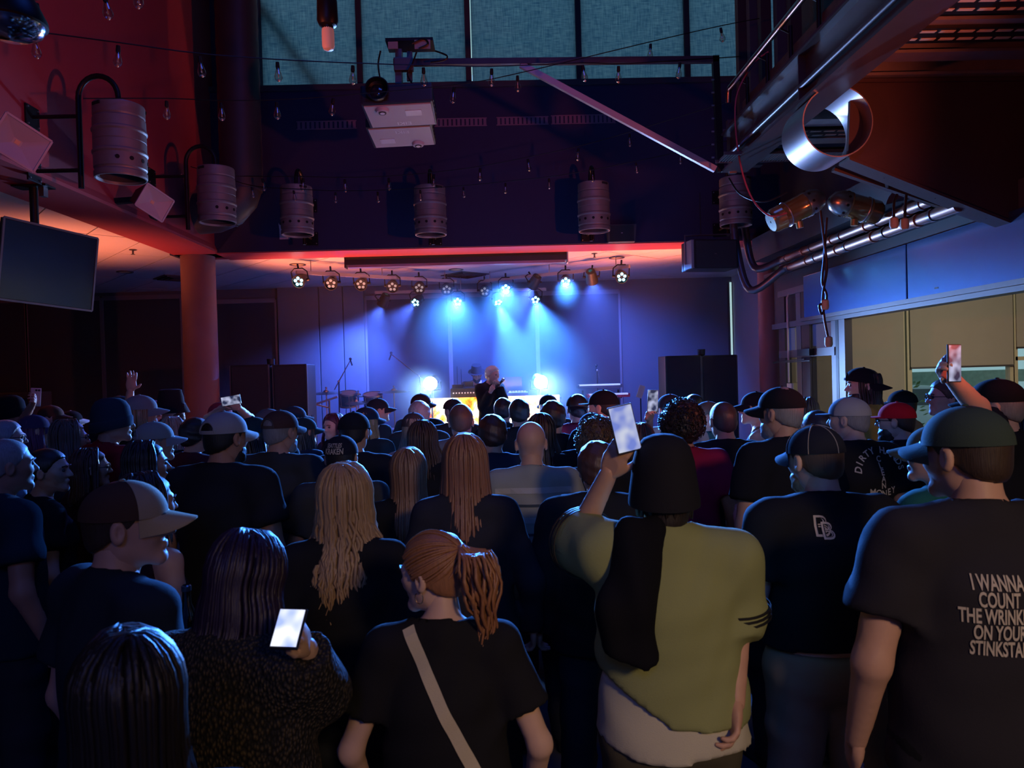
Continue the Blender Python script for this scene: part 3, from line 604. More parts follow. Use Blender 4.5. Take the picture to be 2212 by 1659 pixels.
# wall arm
t = thing('projector_bracket', 'long black bracket arm with a diagonal brace carrying the projectors', 'bracket', aty(1545, 125, yp)); o0 = t.location.copy()
def q_(px, py, dy=0.): return aty(px, py, yp + dy) - o0
MB().bar(q_(850, 136), q_(1552, 129), .055, .055).build('top_tube', MATS['dark_beam_steel'], t)
MB().bar(q_(1125, 140), q_(1545, 366), .045, .055).build('diagonal_brace', M_pale, t)
MB().bar(q_(1545, 122), q_(1556, 372), .055, .06).build('upright', M_black, t)
MB().bar(q_(1578, 260), q_(1582, 375), .05, .07).bar(q_(1550, 285), q_(1590, 285), .04, .04).bar(q_(1550, 360), q_(1595, 366), .04, .04).build('wall_clamp', M_grayst, t)
for k in range(7): MB().box(q_(1540, 172 + k * 28, -.03), (.012, .006, .006)).build('bolt', M_steel, t)
MB().b2(q_(832, 82, -.1), q_(940, 112, .15)).build('equipment_tray', M_black, t)
[MB().b2(a_, b_).build('tray_front', mat('copper_sheet', (.6, .35, .22), .4, .6), t) for a_, b_ in ((q_(838, 90, -.11), q_(860, 106, -.1)), (q_(895, 86, -.11), q_(930, 106, -.1)))]
MB().bar(q_(862, 110), q_(862, 185), .10, .06).bar(q_(885, 112), q_(885, 175), .03, .05).build('drop_mount', M_grayst, t)
MB().box(q_(872, 140, -.06), (.09, .03, .06), None, .01).build('mount_head', M_alu, t)
for k, pp in enumerate([[(822, 110), (817, 140), (822, 175)], [(940, 110), (965, 120), (960, 130), (930, 135)], [(900, 112), (890, 140), (880, 160), (890, 180)], [(890, 95), (915, 84), (925, 95), (905, 105)]]):
    MB().tube(smooth_path([q_(x, y, -.12) for x, y in pp], 5), .008, 6).build('cable', M_black, t)
# ------------------------------------------------------------------ string lights
M_bulb = thin_glass('bulb_glass', (.95, .9, .88), .3); M_fil = mat('filament', (.8, .5, .25), .4, .4)
bulb_me = MB().lathe([(.001, -.105), (.018, -.100), (.028, -.085), (.029, -.07), (.022, -.045), (.014, -.02), (.012, 0)], 12).mesh('bulb_glass')
sock_me = MB().lathe([(.001, .035), (.013, .034), (.015, .0), (.013, -.012)], 10).mesh('socket'); fil_me = MB().cyl((0, 0, -.075), (0, 0, -.02), .004, 6).sphere((0, 0, -.099), .010, 8, 5).mesh('filament')
def strand(label, bulbs, d0, d1, ends, sc=1.0):
    x0, x1 = bulbs[0][0], bulbs[-1][0]; dd = lambda x: d0 + (d1 - d0) * (x - x0) / (x1 - x0)
    B = [pix(x, y, dd(x)) for x, y in bulbs]
    t = thing('string_light', label, 'string light', B[0], group='bulb strings overhead'); o = t.location.copy()
    wp = []
    if ends[0]: wp.append(pix(*ends[0]) - o)
    wp += [p - o + Vector((0, 0, .055 * sc)) for p in B]
    if ends[1]: wp.append(pix(*ends[1]) - o)
    MB().tube(smooth_path(wp, 4), .0045, 5).build('wire', M_black, t)
    for p in B:
        b = link('bulb_socket', sock_me, t, M_black, loc=p - o); b.scale = (sc,) * 3; b.rotation_euler = (rnd.uniform(-.12, .12), rnd.uniform(-.12, .12), rnd.uniform(0, 6))
        link('bulb', bulb_me, b, M_bulb); link('filament', fil_me, b, M_fil)
strand('bulb string running level past the projector arm', [(75, 88), (255, 110), (432, 133), (600, 145), (762, 152), (915, 156), (1062, 158), (1260, 150), (1336, 152), (1468, 144)], 4.6, 6.6, ((-60, 60, 4.2), (1600, 122, 6.9)), 1.0)
strand('bulb string rising from the nearest keg to the mezzanine', [(360, 228), (478, 232), (598, 230), (719, 222), (980, 197), (1118, 172), (1405, 103), (1558, 68)], 5.8, 7.2, ((180, 213, 5.4), (1640, 40, 7.3)), 1.0)
strand('upper bulb string across the bulkhead kegs', [(568, 392), (655, 392), (745, 394), (840, 391), (937, 383), (1037, 370), (1141, 350), (1249, 327), (1360, 296)], 8.3, 8.3, ((480, 380, 8.4), (1590, 215, 7.6)), 1.0)
strand('lower bulb string across the bulkhead kegs', [(470, 386), (545, 410), (635, 417), (725, 421), (816, 420), (908, 416), (1001, 410), (1092, 401), (1186, 391), (1280, 376), (1374, 357), (1470, 337)], 8.1, 8.1, ((412, 360, 8.1), (1590, 300, 7.6)), .82)
strand('short bulb string in the top left corner', [(80, 22), (228, 0), (300, -20)], 3.9, 4.3, ((-60, 40, 3.8), (420, -60, 4.6)), 1.0)
# near pendant bulb
q = pix(708, 55, 3.1); t = thing('pendant_lamp', 'black pendant socket with a frosted tube bulb hanging overhead', 'pendant', q)
MB().lathe([(.02, .40), (.03, .14), (.042, .10), (.044, .02), (.036, .0), (.024, -.005), (.024, -.02)], 18).build('socket', M_black, t)
MB().lathe([(.024, -.015), (.026, -.03), (.026, -.085), (.02, -.1), (.001, -.106)], 16).build('frosted_bulb', mat('frosted_bulb', (.8, .55, .5), .5, var=.03, emit=(1, .5, .4), estr=.08), t)
MB().cyl((0, 0, .4), (0, 0, 2.5), .006, 6).build('cord', M_black, t)
# chrome dome lamp in the corner
q = pix(22, 40, 2.9); t = thing('dome_lamp', 'chrome dome lamp cut off at the top left corner', 'lamp', q)
MB().lathe([(.03, .35), (.06, .12), (.10, .06), (.128, .0), (.13, -.02), (.12, -.025)], 28).build('shade', M_black, t)
MB().lathe([(.122, -.02), (.11, -.05), (.07, -.072), (.001, -.08)], 28).build('chrome_bowl', mat('chrome', (.75, .75, .78), .12, 1., var=0), t)
MB().cyl((0, 0, .3), (0, 0, 3), .012, 8).build('stem', M_black, t)
# glass bottle lamps by the mezzanine
M_bott = mat('amber_bottle', (.30, .26, .10), .18, .55, spec=.7, var=.2, coat=.6)
for k, (px0, py0, px1, py1, lb) in enumerate([(1665, 480, 1775, 425, 'amber glass bottle lamp pointing up to the right'), (1900, 462, 1795, 432, 'amber glass bottle lamp pointing down to the right')]):
    a = aty(px0, py0, 6.3); b = aty(px1, py1, 6.3); L = (b - a).length; Mx = frame(a, (b - a), Vector((0, 0, 1))) @ Matrix.Rotation(R(90), 4, 'Y')
    t = thing('bottle_lamp', lb, 'lamp', group='bottle lamps under the mezzanine', matrix=Mx); r = .105
    MB().lathe([(.01, 0), (r * .8, .0), (r, .03), (r, .10), (r * 1.03, .105), (r, .112), (r, L * .62), (r * 1.05, L * .64), (r * 1.02, L * .68)], 28).build('glass_jar', M_bott, t)
    MB().lathe([(r * 1.02, L * .66), (r * 1.06, L * .70), (r * .98, L * .84), (r * .75, L * .96), (r * .35, L * 1.03), (.01, L * 1.04)], 28).build('metal_dome', mat('brass_dome', (.4, .36, .30), .28, .9, var=.15), t)
    hm = MB().cyl((0, -r * 1.08, 0), (0, -r * 1.02, 0), .012, 10).mesh('dome_hole')
    for q in range(9): link('dome_hole', hm, t, M_hole, loc=(0, 0, L * .74), rot=(0, 0, q * R(40)))
    MB().tube([(r * 1.03 * math.cos(q), r * 1.03 * math.sin(q), L * .3) for q in [i * math.pi / 12 for i in range(25)]], .005, 6).build('wire_band', M_steel, t)
    s = MB().cyl((r * 1.0, 0, L * .45), (r * 1.5, 0, L * .42), .03, 10); s.build('brass_tag', mat('brass_tag', (.6, .42, .16), .35, .8), t)
# hanging cables
def cable(label, pts, r=.010, plug=True, m=None):
    P = smooth_path([pix(*p) for p in pts], 6); t = thing('cable', label, 'cable', P[-1], group='cables by the mezzanine')
    MB().tube([p - P[-1] for p in P], r, 7).build('cord', m or M_black, t)
    if plug: MB().lathe([(.012, .03), (.028, .02), (.03, -.03), (.022, -.05), (.001, -.05)], 12).build('plug', mat('plug_yellow', (.45, .36, .2), .5), t)
cable('long twisted black cable with a plug hanging before the glossy panel', [(1772, 455, 5.6), (1780, 520, 5.6), (1786, 580, 5.6), (1777, 640, 5.6), (1781, 690, 5.6), (1790, 735, 5.6)])
cable('second twisted cable looping with a round connector', [(1786, 470, 5.6), (1780, 560, 5.62), (1776, 610, 5.62), (1786, 640, 5.6), (1776, 678, 5.6), (1770, 660, 5.6), (1782, 655, 5.6)])
cable('short cable with a plug before the pipes, nearer the bottles', [(1938, 420, 5.2), (1931, 440, 5.2), (1931, 478, 5.2)])
cable('short cable with a plug before the pipes, nearer the girder', [(1958, 420, 5.2), (1956, 440, 5.2), (1954, 480, 5.2)])
cable('thin red cable sagging from the mezzanine rail to the bottles', [(1660, 112, 6.55), (1626, 140, 6.6), (1590, 215, 6.6), (1595, 330, 6.5), (1620, 420, 6.4), (1660, 465, 6.2), (1700, 460, 6.1)], .008, False, mat('red_cord', (.35, .06, .06), .5))
cable('black cable sagging from the arm clamp to the bottles', [(1575, 385, 6.8), (1600, 420, 6.6), (1650, 436, 6.4), (1700, 415, 6.3)], .008, False)
# ================================================================== stage
st = tag(MB().b2((-3.3, 10.5, 0), (4.4, 13.85, .2)).build('stage_platform', mat('stage_carpet', (.03, .03, .035), .9)), 'low black stage platform under the performers', 'stage')
ZS = .2
M_lit = mat('led_cyan_lit', (.2, .8, .9), .3, emit=(.25, .85, 1.), estr=9); M_lit.cycles.emission_sampling = 'NONE'
M_litd = mat('led_dim', (.35, .35, .3), .3, emit=(.7, .8, .8), estr=.25); M_litd.cycles.emission_sampling = 'NONE'
parts_par = None
def par(label, px, py, Y, aim, lit, power=0, color=(.12, .6, 1.), ang=44):
    global parts_par
    c = aty(px, py, Y); yv = Vector(aim).normalized(); xv = yv.cross(Vector((0, 0, 1))).normalized(); zv = xv.cross(yv); Mx = Matrix((xv, yv, zv)).transposed().to_4x4(); Mx.translation = c
    t = thing('stage_lamp', label, 'stage light', group='stage lamps', matrix=Mx)
    if parts_par is None:
        parts_par = (MB().lathe([(.03, -.16), (.07, -.15), (.085, -.05), (.095, .05), (.095, .07), (.085, .07), (.083, .045), (.001, .045)], 20, Matrix.Rotation(R(-90), 4, 'X')).mesh('can'),
                     MB().tube([(-.12, -.03, 0), (-.12, -.03, .12), (-.06, -.03, .17), (.06, -.03, .17), (.12, -.03, .12), (.12, -.03, 0)], .009, 6).cyl((-.13, -.03, 0), (-.09, -.03, 0), .02, 8).cyl((.09, -.03, 0), (.13, -.03, 0), .02, 8).cyl((0, -.03, .17), (0, -.03, .24), .014, 8).mesh('yoke'),
                     MB().cyl((0, .044, 0), (0, .052, 0), .021, 12).mesh('led'))
    link('can', parts_par[0], t, M_blackp); link('yoke', parts_par[1], t, M_black)
    for k in range(5): link('led', parts_par[2], t, M_lit if lit else M_litd, loc=(.048 * math.sin(k * 1.2566), 0, .048 * math.cos(k * 1.2566)))
    if power: lamp('SPOT', c + yv * .1, c + yv * 3, color, power * 4.8, .05, 88 if yv.y > .1 else ang, .9)
dn = lambda px, py, Y, tx, ty, tz: (Vector((tx, ty, tz)) - aty(px, py, Y))
CY_, BL_ = (.05, .24, 1.), (.07, .16, 1.)
L1 = ['first', 'second', 'third', 'fourth', 'fifth', 'sixth']
for k, (px, py, Y, lit, tgt, pw, col) in enumerate([(648, 606, 10.6, 1, (-4.2, 3, 0), 110, BL_), (716, 611, 10.95, 0, (-2, 3, 0), 0, BL_), (781, 613, 11.3, 0, (-2, 3, 0), 0, BL_), (848, 618, 11.6, 0, (-1, 3, 0), 0, BL_), (906, 621, 11.9, 0, (-1, 3, 0), 0, BL_), (965, 624, 12.2, 0, (0, 3, 0), 0, BL_)]):
    par('can lamp on the left lamp bar, %s from the column' % L1[k], px, py, Y, dn(px, py, Y, *tgt), lit, pw, col)
for k, (px, py, Y, lit, tgt, pw, col) in enumerate([(1342, 597, 11.0, 1, (1.8, 4, .5), 1400, CY_), (1278, 601, 11.3, 1, (2.2, 14, 1.2), 170, BL_), (1222, 607, 11.6, 1, (.6, 4, .3), 1400, CY_), (1153, 612, 11.9, 1, (-.6, 14, 1.2), 330, BL_), (1093, 622, 12.2, 1, (-.3, 4, .3), 1400, CY_), (1047, 628, 12.5, 0, (0, 3, 0), 0, BL_)]):
    par('can lamp on the right lamp bar, %s from the glass front' % L1[k], px, py, Y, dn(px, py, Y, *tgt), lit, pw, col)
for k, (px, py, Y, lit, tgt, pw, col) in enumerate([(828, 652, 12.9, 1, (-3.0, 14, 1.4), 190, BL_), (900, 651, 12.9, 1, (-3.5, 8, 0), 220, BL_), (989, 651, 12.9, 1, (-.8, 4, .5), 1400, CY_), (1075, 649, 12.9, 1, (.9, 10.6, .2), 1400, CY_), (1156, 645, 12.9, 1, (1.0, 8.5, .2), 1400, CY_)]):
    par('can lamp on the rear lamp bar, %s from the drum side' % L1[k], px, py, Y, dn(px, py, Y, *tgt), lit, pw, col)
for lb, a, b, sag in (('white lamp bar under the ceiling left of the stage centre', (640, 588, 10.6), (985, 608, 12.3), 0), ('lamp bar under the ceiling right of the stage centre', (1360, 575, 10.95), (1035, 608, 12.55), 0), ('rear lamp bar deep over the stage', (810, 632, 12.93), (1180, 625, 12.93), 0)):
    A = aty(*a); B = aty(*b); t = thing('lamp_bar', lb, 'lamp bar', A, group='lamp bars')
    MB().bar((0, 0, 0), B - A, .05, .05).build('tube', M_pale, t)
    for k in (.08, .5, .92): p = (B - A) * k; MB().cyl(p, Vector((p.x, p.y, 3.655 - A.z)), .008, 6).build('hanger_rod', M_steel, t)
# floodlights on the booth corners
M_fl = mat('flood_lens', (.9, .95, 1.), .3, emit=(.7, .85, 1.), estr=30); M_fl.cycles.emission_sampling = 'NONE'
for lb, px, py, tgt in (('blazing white floodlight left of the video booth', 932, 826, (-1.7, 6.0, .7)), ('blazing white floodlight right of the video booth', 1166, 823, (1.5, 6.0, .7))):
    c = aty(px, py, 11.7); yv = (Vector(tgt) - c).normalized(); xv = yv.cross(Vector((0, 0, 1))).normalized(); zv = xv.cross(yv); Mx = Matrix((xv, yv, zv)).transposed().to_4x4(); Mx.translation = c
    t = thing('floodlight', lb, 'floodlight', group='floodlights beside the booth', matrix=Mx)
    MB().lathe([(.04, -.2), (.09, -.18), (.10, .05), (.11, .06), (.11, .08), (.10, .08), (.095, .05), (.001, .05)], 22, Matrix.Rotation(R(-90), 4, 'X')).build('can', M_blackp, t)
    MB().cyl((0, .082, 0), (0, .088, 0), .108, 24).build('lens', M_fl, t)
    MB().tube([(-.14, -.05, 0), (-.14, -.05, -.14), (.14, -.05, -.14), (.14, -.05, 0)], .01, 6).build('yoke', M_black, t)
    MB().tube([(0, -.05, -.14), (0, -.05, -.3)], .014, 6).build('stem', M_black, t)
    lamp('SPOT', c + yv * .12, c + yv * 3, (.22, .45, 1.), 1700, .07, 80, .5)
    s = thing('light_stand', 'thin stand under the %s floodlight' % ('left' if px < 1000 else 'right'), 'stand', (c.x, c.y, ZS), group='floodlight stands')
    MB().cyl((0, 0, .3), (0, 0, c.z - ZS - .3), .015, 8).build('pole', M_black, s)
    for a in (0, 2.1, 4.2): MB().bar((0, 0, .35), (.25 * math.cos(a), .25 * math.sin(a), .012), .014, .014).build('leg', M_black, s)
# video booth
a = aty(925, 862, 11.75); b = aty(1208, 852, 11.75); hw = (b.x - a.x) / 2; xc = (a.x + b.x) / 2; zt1 = (a.z + b.z) / 2
t = thing('video_panel', 'glowing orange and white video wall on the front of the booth', 'video wall', (xc, 11.75, ZS))
mv = bpy.data.materials.new('video_flames'); mv.use_nodes = True; nt = mv.node_tree; bs = nt.nodes['Principled BSDF']
tc = nt.nodes.new('ShaderNodeTexCoord'); mp = nt.nodes.new('ShaderNodeMapping'); mp.inputs['Scale'].default_value = (1.9, 1, 1.5); mp.inputs['Location'].default_value = (.35, 0, .5)
nz = nt.nodes.new('ShaderNodeTexNoise'); nz.inputs['Scale'].default_value = 1.5; nz.inputs['Detail'].default_value = 3; nz.inputs['Distortion'].default_value = 1.6
cr = nt.nodes.new('ShaderNodeValToRGB'); els = cr.color_ramp.elements; els[0].position = .33; els[0].color = (.35, .02, .0, 1); els[1].position = .62; els[1].color = (1, .93, .75, 1)
e = els.new(.40); e.color = (1, .16, .01, 1); e = els.new(.48); e.color = (1, .5, .08, 1)
lk = nt.links.new; lk(tc.outputs['Object'], mp.inputs[0]); lk(mp.outputs[0], nz.inputs[0]); lk(nz.outputs[0], cr.inputs[0]); lk(cr.outputs[0], bs.inputs['Emission Color']); bs.inputs['Emission Strength'].default_value = 5.5; bs.inputs['Base Color'].default_value = (.02, .02, .02, 1)
H1 = zt1 - ZS
for i in range(4):
    for j in range(2):
        x0 = -hw + i * hw / 2; z0 = .1 + j * (H1 - .1) / 2
        MB().b2((x0 + .001, -.03, z0 + .001), (x0 + hw / 2 - .001, .03, z0 + (H1 - .1) / 2 - .001)).build('video_tile', mv, t)
MB().b2((-hw, .04, .0), (hw, .10, H1 - .02)).build('back_frame', M_black, t)
t = thing('booth_table', 'black booth table behind the video wall', 'table', (xc, 12.25, ZS))
MB().b2((-hw - .05, -.35, H1 - .08), (hw + .05, .35, H1 - .03)).build('table_top', M_black, t)
for sx in (-1, 1):
    for sy in (-.3, .3): MB().b2((sx * hw - .03, sy - .03, 0), (sx * hw + .03, sy + .03, H1 - .08)).build('leg', M_black, t)
zt2 = zt1 - .03
M_gear = mat('gear_panel', (.06, .06, .075), .4, .3)
def gear(name, label, px0, px1, py0, py1, Y, dpt, extras):
    A = aty(px0, py1, Y); B = aty(px1, py0, Y); t = thing(name, label, 'mixer' if 'mixer' in name else 'music gear', ((A.x + B.x) / 2, Y, zt2)); w = (B.x - A.x) / 2; h = max(.05, B.z - zt2)
    MB().prism([(-w, -dpt / 2, 0), (-w, dpt / 2, 0), (-w, dpt / 2, h), (-w, -dpt / 2 + .03, h * .9)], (2 * w, 0, 0)).build('case', M_gear, t)
    extras(t, w, h, dpt); return t
mkn = mat('knob_white', (.8, .82, .85), .4, emit=(.7, .8, 1), estr=.4)
def ex_mixer(t, w, h, dp):
    for k in range(9): MB().cyl((-w * .8 + k * w * .18, -dp / 2 + .012, h * .55), (-w * .8 + k * w * .18, -dp / 2 - .012, h * .55), .012, 8).build('knob', mkn, t)
    MB().b2((-w * .9, -.1, h), (-w * .2, .1, h + .05)).build('deck_unit', M_gear, t); MB().b2((-w * .1, -.12, h + .02), (w * .45, .12, h + .09)).build('deck_unit', M_gear, t); MB().b2((w * .5, -.1, h), (w * .98, .1, h + .04)).build('deck_unit', M_gear, t)
    MB().tube([(-w * .6, .1, h), (-w * .6, .1, h + .35)], .004, 5).build('antenna', M_black, t); MB().tube([(-w * .35, .1, h), (-w * .35, .1, h + .3)], .004, 5).build('antenna', M_black, t)
gear('mixer_rack', 'black mixer rack with white knobs on the booth table', 975, 1042, 836, 860, 12.1, .45, ex_mixer)
def ex_ctl(t, w, h, dp):
    for k in range(6): MB().cyl((-w * .8 + k * w * .3, -.05, h * .9), (-w * .8 + k * w * .3, -.05, h + .02), .02, 8).build('knob', mkn, t)
gear('deck_controller', 'low deck controller with lit knobs right of the singer', 1098, 1140, 846, 858, 12.05, .35, ex_ctl)
q = aty(1105, 838, 12.3); t = thing('laptop', 'open dark laptop on the booth table', 'laptop', (q.x, 12.3, aty(1098, 846, 12.05).z))
MB().b2((-.17, -.12, -.02), (.17, .12, 0)).build('keyboard_base', M_gear, t); MB().prism([(-.17, -.12, 0), (.17, -.12, 0), (.17, -.17, .24), (-.17, -.17, .24)], (0, .012, 0)).build('lid', mat('laptop_lid', (.25, .26, .3), .3, .6), t)
# drums and stands
def mic_stand(label, base, joint, tip, mic=True):
    b = Vector(base); t = thing('mic_stand', label, 'mic stand', b, group='microphone stands'); J = Vector(joint) - b; T = Vector(tip) - b
    MB().cyl((0, 0, .05), J, .011, 8).build('upright', M_black, t)
    for a in (.3, 2.4, 4.5): MB().bar((0, 0, .12), (.28 * math.cos(a), .28 * math.sin(a), .01), .014, .014).build('leg', M_black, t)
    d = (T - J).normalized(); MB().cyl(J - d * .15, T, .008, 8).build('boom', M_grayst, t); MB().sphere(J, .022, 8, 6).build('clutch', M_steel, t)
    if mic: MB().cyl(T, T + d * .05 + Vector((0, 0, -.13)), .012, 8).sphere(T + Vector((0, 0, .02)), .024, 8, 6).build('microphone', M_blackp, t)
mic_stand('mic stand with short boom by the left speakers', (aty(731, 900, 11.9).x, 11.9, ZS), aty(732, 824, 11.9), aty(757, 778, 11.9))
mic_stand('mic stand with a long boom before the floodlight', (aty(925, 900, 12.4).x, 12.4, ZS), aty(905, 812, 12.4), aty(845, 765, 12.4))
mic_stand('mic stand behind the keyboards', (aty(1292, 900, 12.8).x, 12.8, ZS), aty(1290, 800, 12.8), aty(1288, 792, 12.8))
M_cym = mat('cymbal_bronze', (.5, .42, .3), .28, 1., var=.1)
for k, (px, py, Y, w, tilt, lb) in enumerate([(705, 850, 12.0, .25, 4, 'cymbal on a stand nearest the left speakers'), (774, 857, 12.3, .25, -4, 'middle cymbal behind the crowd'), (851, 847, 12.1, .26, 3, 'cymbal on a stand nearest the booth'), (770, 871, 11.8, .19, 8, 'low hi-hat cymbal between the stands')]):
    q = aty(px, py, Y); t = thing('cymbal_stand', lb, 'cymbal', (q.x, Y, ZS), group='drum cymbals'); z = q.z - ZS
    MB().lathe([(w, 0), (w * .6, .018), (w * .2, .03), (w * .15, .05), (.012, .06)], 28, Matrix.Translation((0, 0, z)) @ Matrix.Rotation(R(tilt), 4, 'X')).build('cymbal', M_cym, t)
    MB().cyl((0, 0, .1), (0, 0, z + .09), .011, 8).build('pole', M_steel, t); MB().sphere((0, 0, z + .09), .018, 8, 6).build('wing_nut', M_steel, t)
    for a in (.5, 2.6, 4.7): MB().bar((0, 0, .3), (.26 * math.cos(a), .26 * math.sin(a), .012), .016, .012).build('leg', M_steel, t)
M_drum = mat('drum_shell', (.03, .10, .16), .25, coat=.7); M_skin = mat('drum_head', (.5, .5, .48), .6)
for k, (px, py, Y, r, h, lb, rx) in enumerate([(778, 885, 12.35, .27, .40, 'blue bass drum of the kit', 90), (752, 862, 12.1, .14, .2, 'small blue rack tom left on the kit', 15), (806, 866, 12.1, .15, .22, 'blue rack tom right on the kit', 15), (842, 905, 12.2, .2, .38, 'floor tom beside the bass drum', 0)]):
    q = aty(px, py, Y); z = {0: ZS + .29, 3: ZS + .30}.get(k, q.z)
    t = thing('drum', lb, 'drum', matrix=Matrix.Translation((q.x, Y, z)) @ Matrix.Rotation(R(rx), 4, 'X'), group='drum kit')
    MB().lathe([(r, -h / 2), (r, h / 2)], 28).build('shell', M_drum, t)
    for s in (-1, 1): MB().cyl((0, 0, s * h / 2), (0, 0, s * (h / 2 + .006)), r * .99, 28).build('drum_head', M_skin, t); MB().lathe([(r, s * h / 2 - .015), (r + .012, s * h / 2 - .015), (r + .012, s * h / 2 + .012), (r, s * h / 2 + .012)], 28).build('hoop', M_steel, t)
    for a in range(6): MB().cyl((r * 1.03 * math.cos(a), r * 1.03 * math.sin(a), -h * .45), (r * 1.03 * math.cos(a), r * 1.03 * math.sin(a), h * .45), .006, 6).build('tension_rod', M_steel, t)
    if k in (1, 2): MB().cyl((0, .1, -h / 2), (0, .2, -(z - ZS - .3)), .012, 8).build('mount_rod', M_steel, t)
    if k == 3:
        for a in (0, 2.1, 4.2): MB().cyl((r * math.cos(a), r * math.sin(a), .1), (r * 1.08 * math.cos(a), r * 1.08 * math.sin(a), -.30), .008, 6).build('leg', M_steel, t)
q = aty(711, 862, 11.2); t = thing('tee_stand', 'pale T-shaped stand with drum sticks bar by the left speakers', 'stand', (q.x, 11.2, ZS))
z = q.z - ZS; MB().cyl((0, 0, .0), (0, 0, z), .014, 8).build('pole', M_alu, t); MB().bar((-.20, 0, z - .07), (.13, 0, z + .03), .03, .03).build('cross_arm', M_pale, t); MB().bar((-.26, .0, z - .06), (.0, 0, z - .13), .05, .02).build('pad', mat('wood_pad', (.5, .33, .18), .6), t)
for a in (.5, 2.6, 4.7): MB().bar((0, 0, .2), (.22 * math.cos(a), .22 * math.sin(a), .012), .016, .012).build('leg', M_alu, t)
# keyboards
for k, (px0, px1, py, Y, m, lb) in enumerate([(1247, 1341, 834, 12.4, M_gear, 'black upper keyboard on the rack'), (1268, 1358, 854, 12.2, mat('red_keyboard', (.5, .03, .05), .35), 'red lower keyboard on the rack')]):
    A = aty(px0, py, Y); B = aty(px1, py - 3, Y); t = thing('keyboard', lb, 'keyboard', ((A.x + B.x) / 2, Y, A.z), group='keyboards'); w = (B.x - A.x) / 2
    MB().b2((-w, -.15, -.04), (w, .15, .02), .006).build('case', m, t)
    wk = MB().b2((-.009, -.155, .0), (.009, -.03, .026)).mesh('white_key')
    for q in range(int(2 * w / .022) - 2): link('white_key', wk, t, mkn, loc=(-w + .03 + q * .022, 0, 0))
q = aty(1300, 880, 12.3); t = thing('keyboard_rack', 'two-tier black keyboard rack', 'rack', (q.x, 12.3, ZS))
for sx in (-.3, .3):
    MB().bar((sx, -.15, 0), (sx, .12, 1.42), .03, .03).build('upright', M_black, t)
    for z in (1.12, 1.3): MB().bar((sx, -.2, z), (sx, .2, z), .02, .02).build('arm', M_black, t)
    MB().bar((sx, -.3, .02), (sx, .3, .02), .03, .03).build('foot', M_black, t)
q = aty(1384, 846, 11.6); t = thing('music_stand', 'thin stand with a pale lyric card by the keyboards', 'stand', (q.x, q.y, ZS)); MB().box(q - t.location, (.045, .01, .10), Matrix.Rotation(R(20), 3, 'Y')).build('lyric_card', mat('pale_card', (.6, .65, .65), .7), t); MB().cyl((0, .02, .02), (0, .02, q.z - ZS), .01, 8).build('pole', M_black, t)
for a in (.5, 2.6, 4.7): MB().bar((0, .02, .2), (.2 * math.cos(a), .02 + .2 * math.sin(a), .012), .014, .012).build('leg', M_black, t)
# loudspeaker stacks
def pa(label, px0, px1, py, Y, side=None, lit=None):
    A = aty(px0, py, Y); B = aty(px1, py, Y); w = (B.x - A.x) / 2; t = thing('loudspeaker', label, 'loudspeaker', ((A.x + B.x) / 2, Y, ZS if Y > 10.8 else 0), group='tall loudspeakers'); H = A.z - t.location.z
    MB().box((0, .25, H / 2), (w, .25, H / 2), None, .012).build('cabinet', M_blackp, t)
    MB().b2((-w + .02, -.008, .05), (w - .02, .0, H - .03)).build('grille', mat('perforated_grille', (.035, .036, .045), .55, .3, bump=.6, bscale=400), t)
    for s in (-1, 1):
        MB().b2((s * w - .012, -.006, .02), (s * w + .003, .03, H - .01)).build('edge_trim', mat('edge_trim', (.10, .09, .09), .4), t)
        MB().box((s * w, .25, H * .62), (.006, .06, .1), None, .003).build('handle_cup', M_hole, t)
pa('tall black loudspeaker nearest the left column', 497, 580, 789, 10.3); pa('tall black loudspeaker second from the left column', 589, 662, 788, 10.35)
pa('tall black loudspeaker left of the right-hand pair', 1438, 1514, 769, 10.3); pa('tall black loudspeaker right of the right-hand pair', 1516, 1592, 768, 10.3)
# orange uplights on the speakers; stand and stage-edge ones added to light the ceiling
for lb, loc, tgt, pw in (('added orange uplight on a stand left of the column', (-5.2, 8.7, 1.55), (-5.2, 8.9, 3.7), 300), ('small orange uplight on top of the left loudspeakers', (aty(585, 780, 10.4).x, 10.40, 2.15), (-2.5, 10.8, 3.7), 190), ('small orange uplight on top of the right-hand loudspeakers', (aty(1515, 760, 10.4).x, 10.40, 2.12), (2.3, 10.8, 3.7), 190), ('added orange uplight at the front edge of the stage, drum side', (-1.5, 10.53, ZS + .01), (-1.4, 10.3, 3.7), 800), ('added orange uplight at the front edge of the stage, keyboard side', (1.6, 10.53, ZS + .01), (1.5, 10.3, 3.7), 800)):
    t = thing('uplight', lb, 'stage light', loc, group='orange uplights')
    if loc[2] == 1.55: MB().cyl((0, 0, -1.55), (0, 0, 0), .014, 8).cyl((0, 0, -1.55), (0, 0, -1.53), .16, 16).build('stand', M_black, t)
    MB().lathe([(.03, .0), (.05, .01), (.055, .09), (.048, .09), (.045, .07), (.001, .07)], 16, cap0=True).build('can', M_blackp, t); MB().cyl((0, 0, .072), (0, 0, .076), .042, 14).build('lens', mat('orange_lens', (.9, .3, .1), .3, emit=(1, .35, .1), estr=1.5), t)
    lamp('SPOT', Vector(loc) + Vector((0, 0, .12)), tgt, (1.0, .24, .11), pw, .06, 100 if pw < 500 else 66, .9)
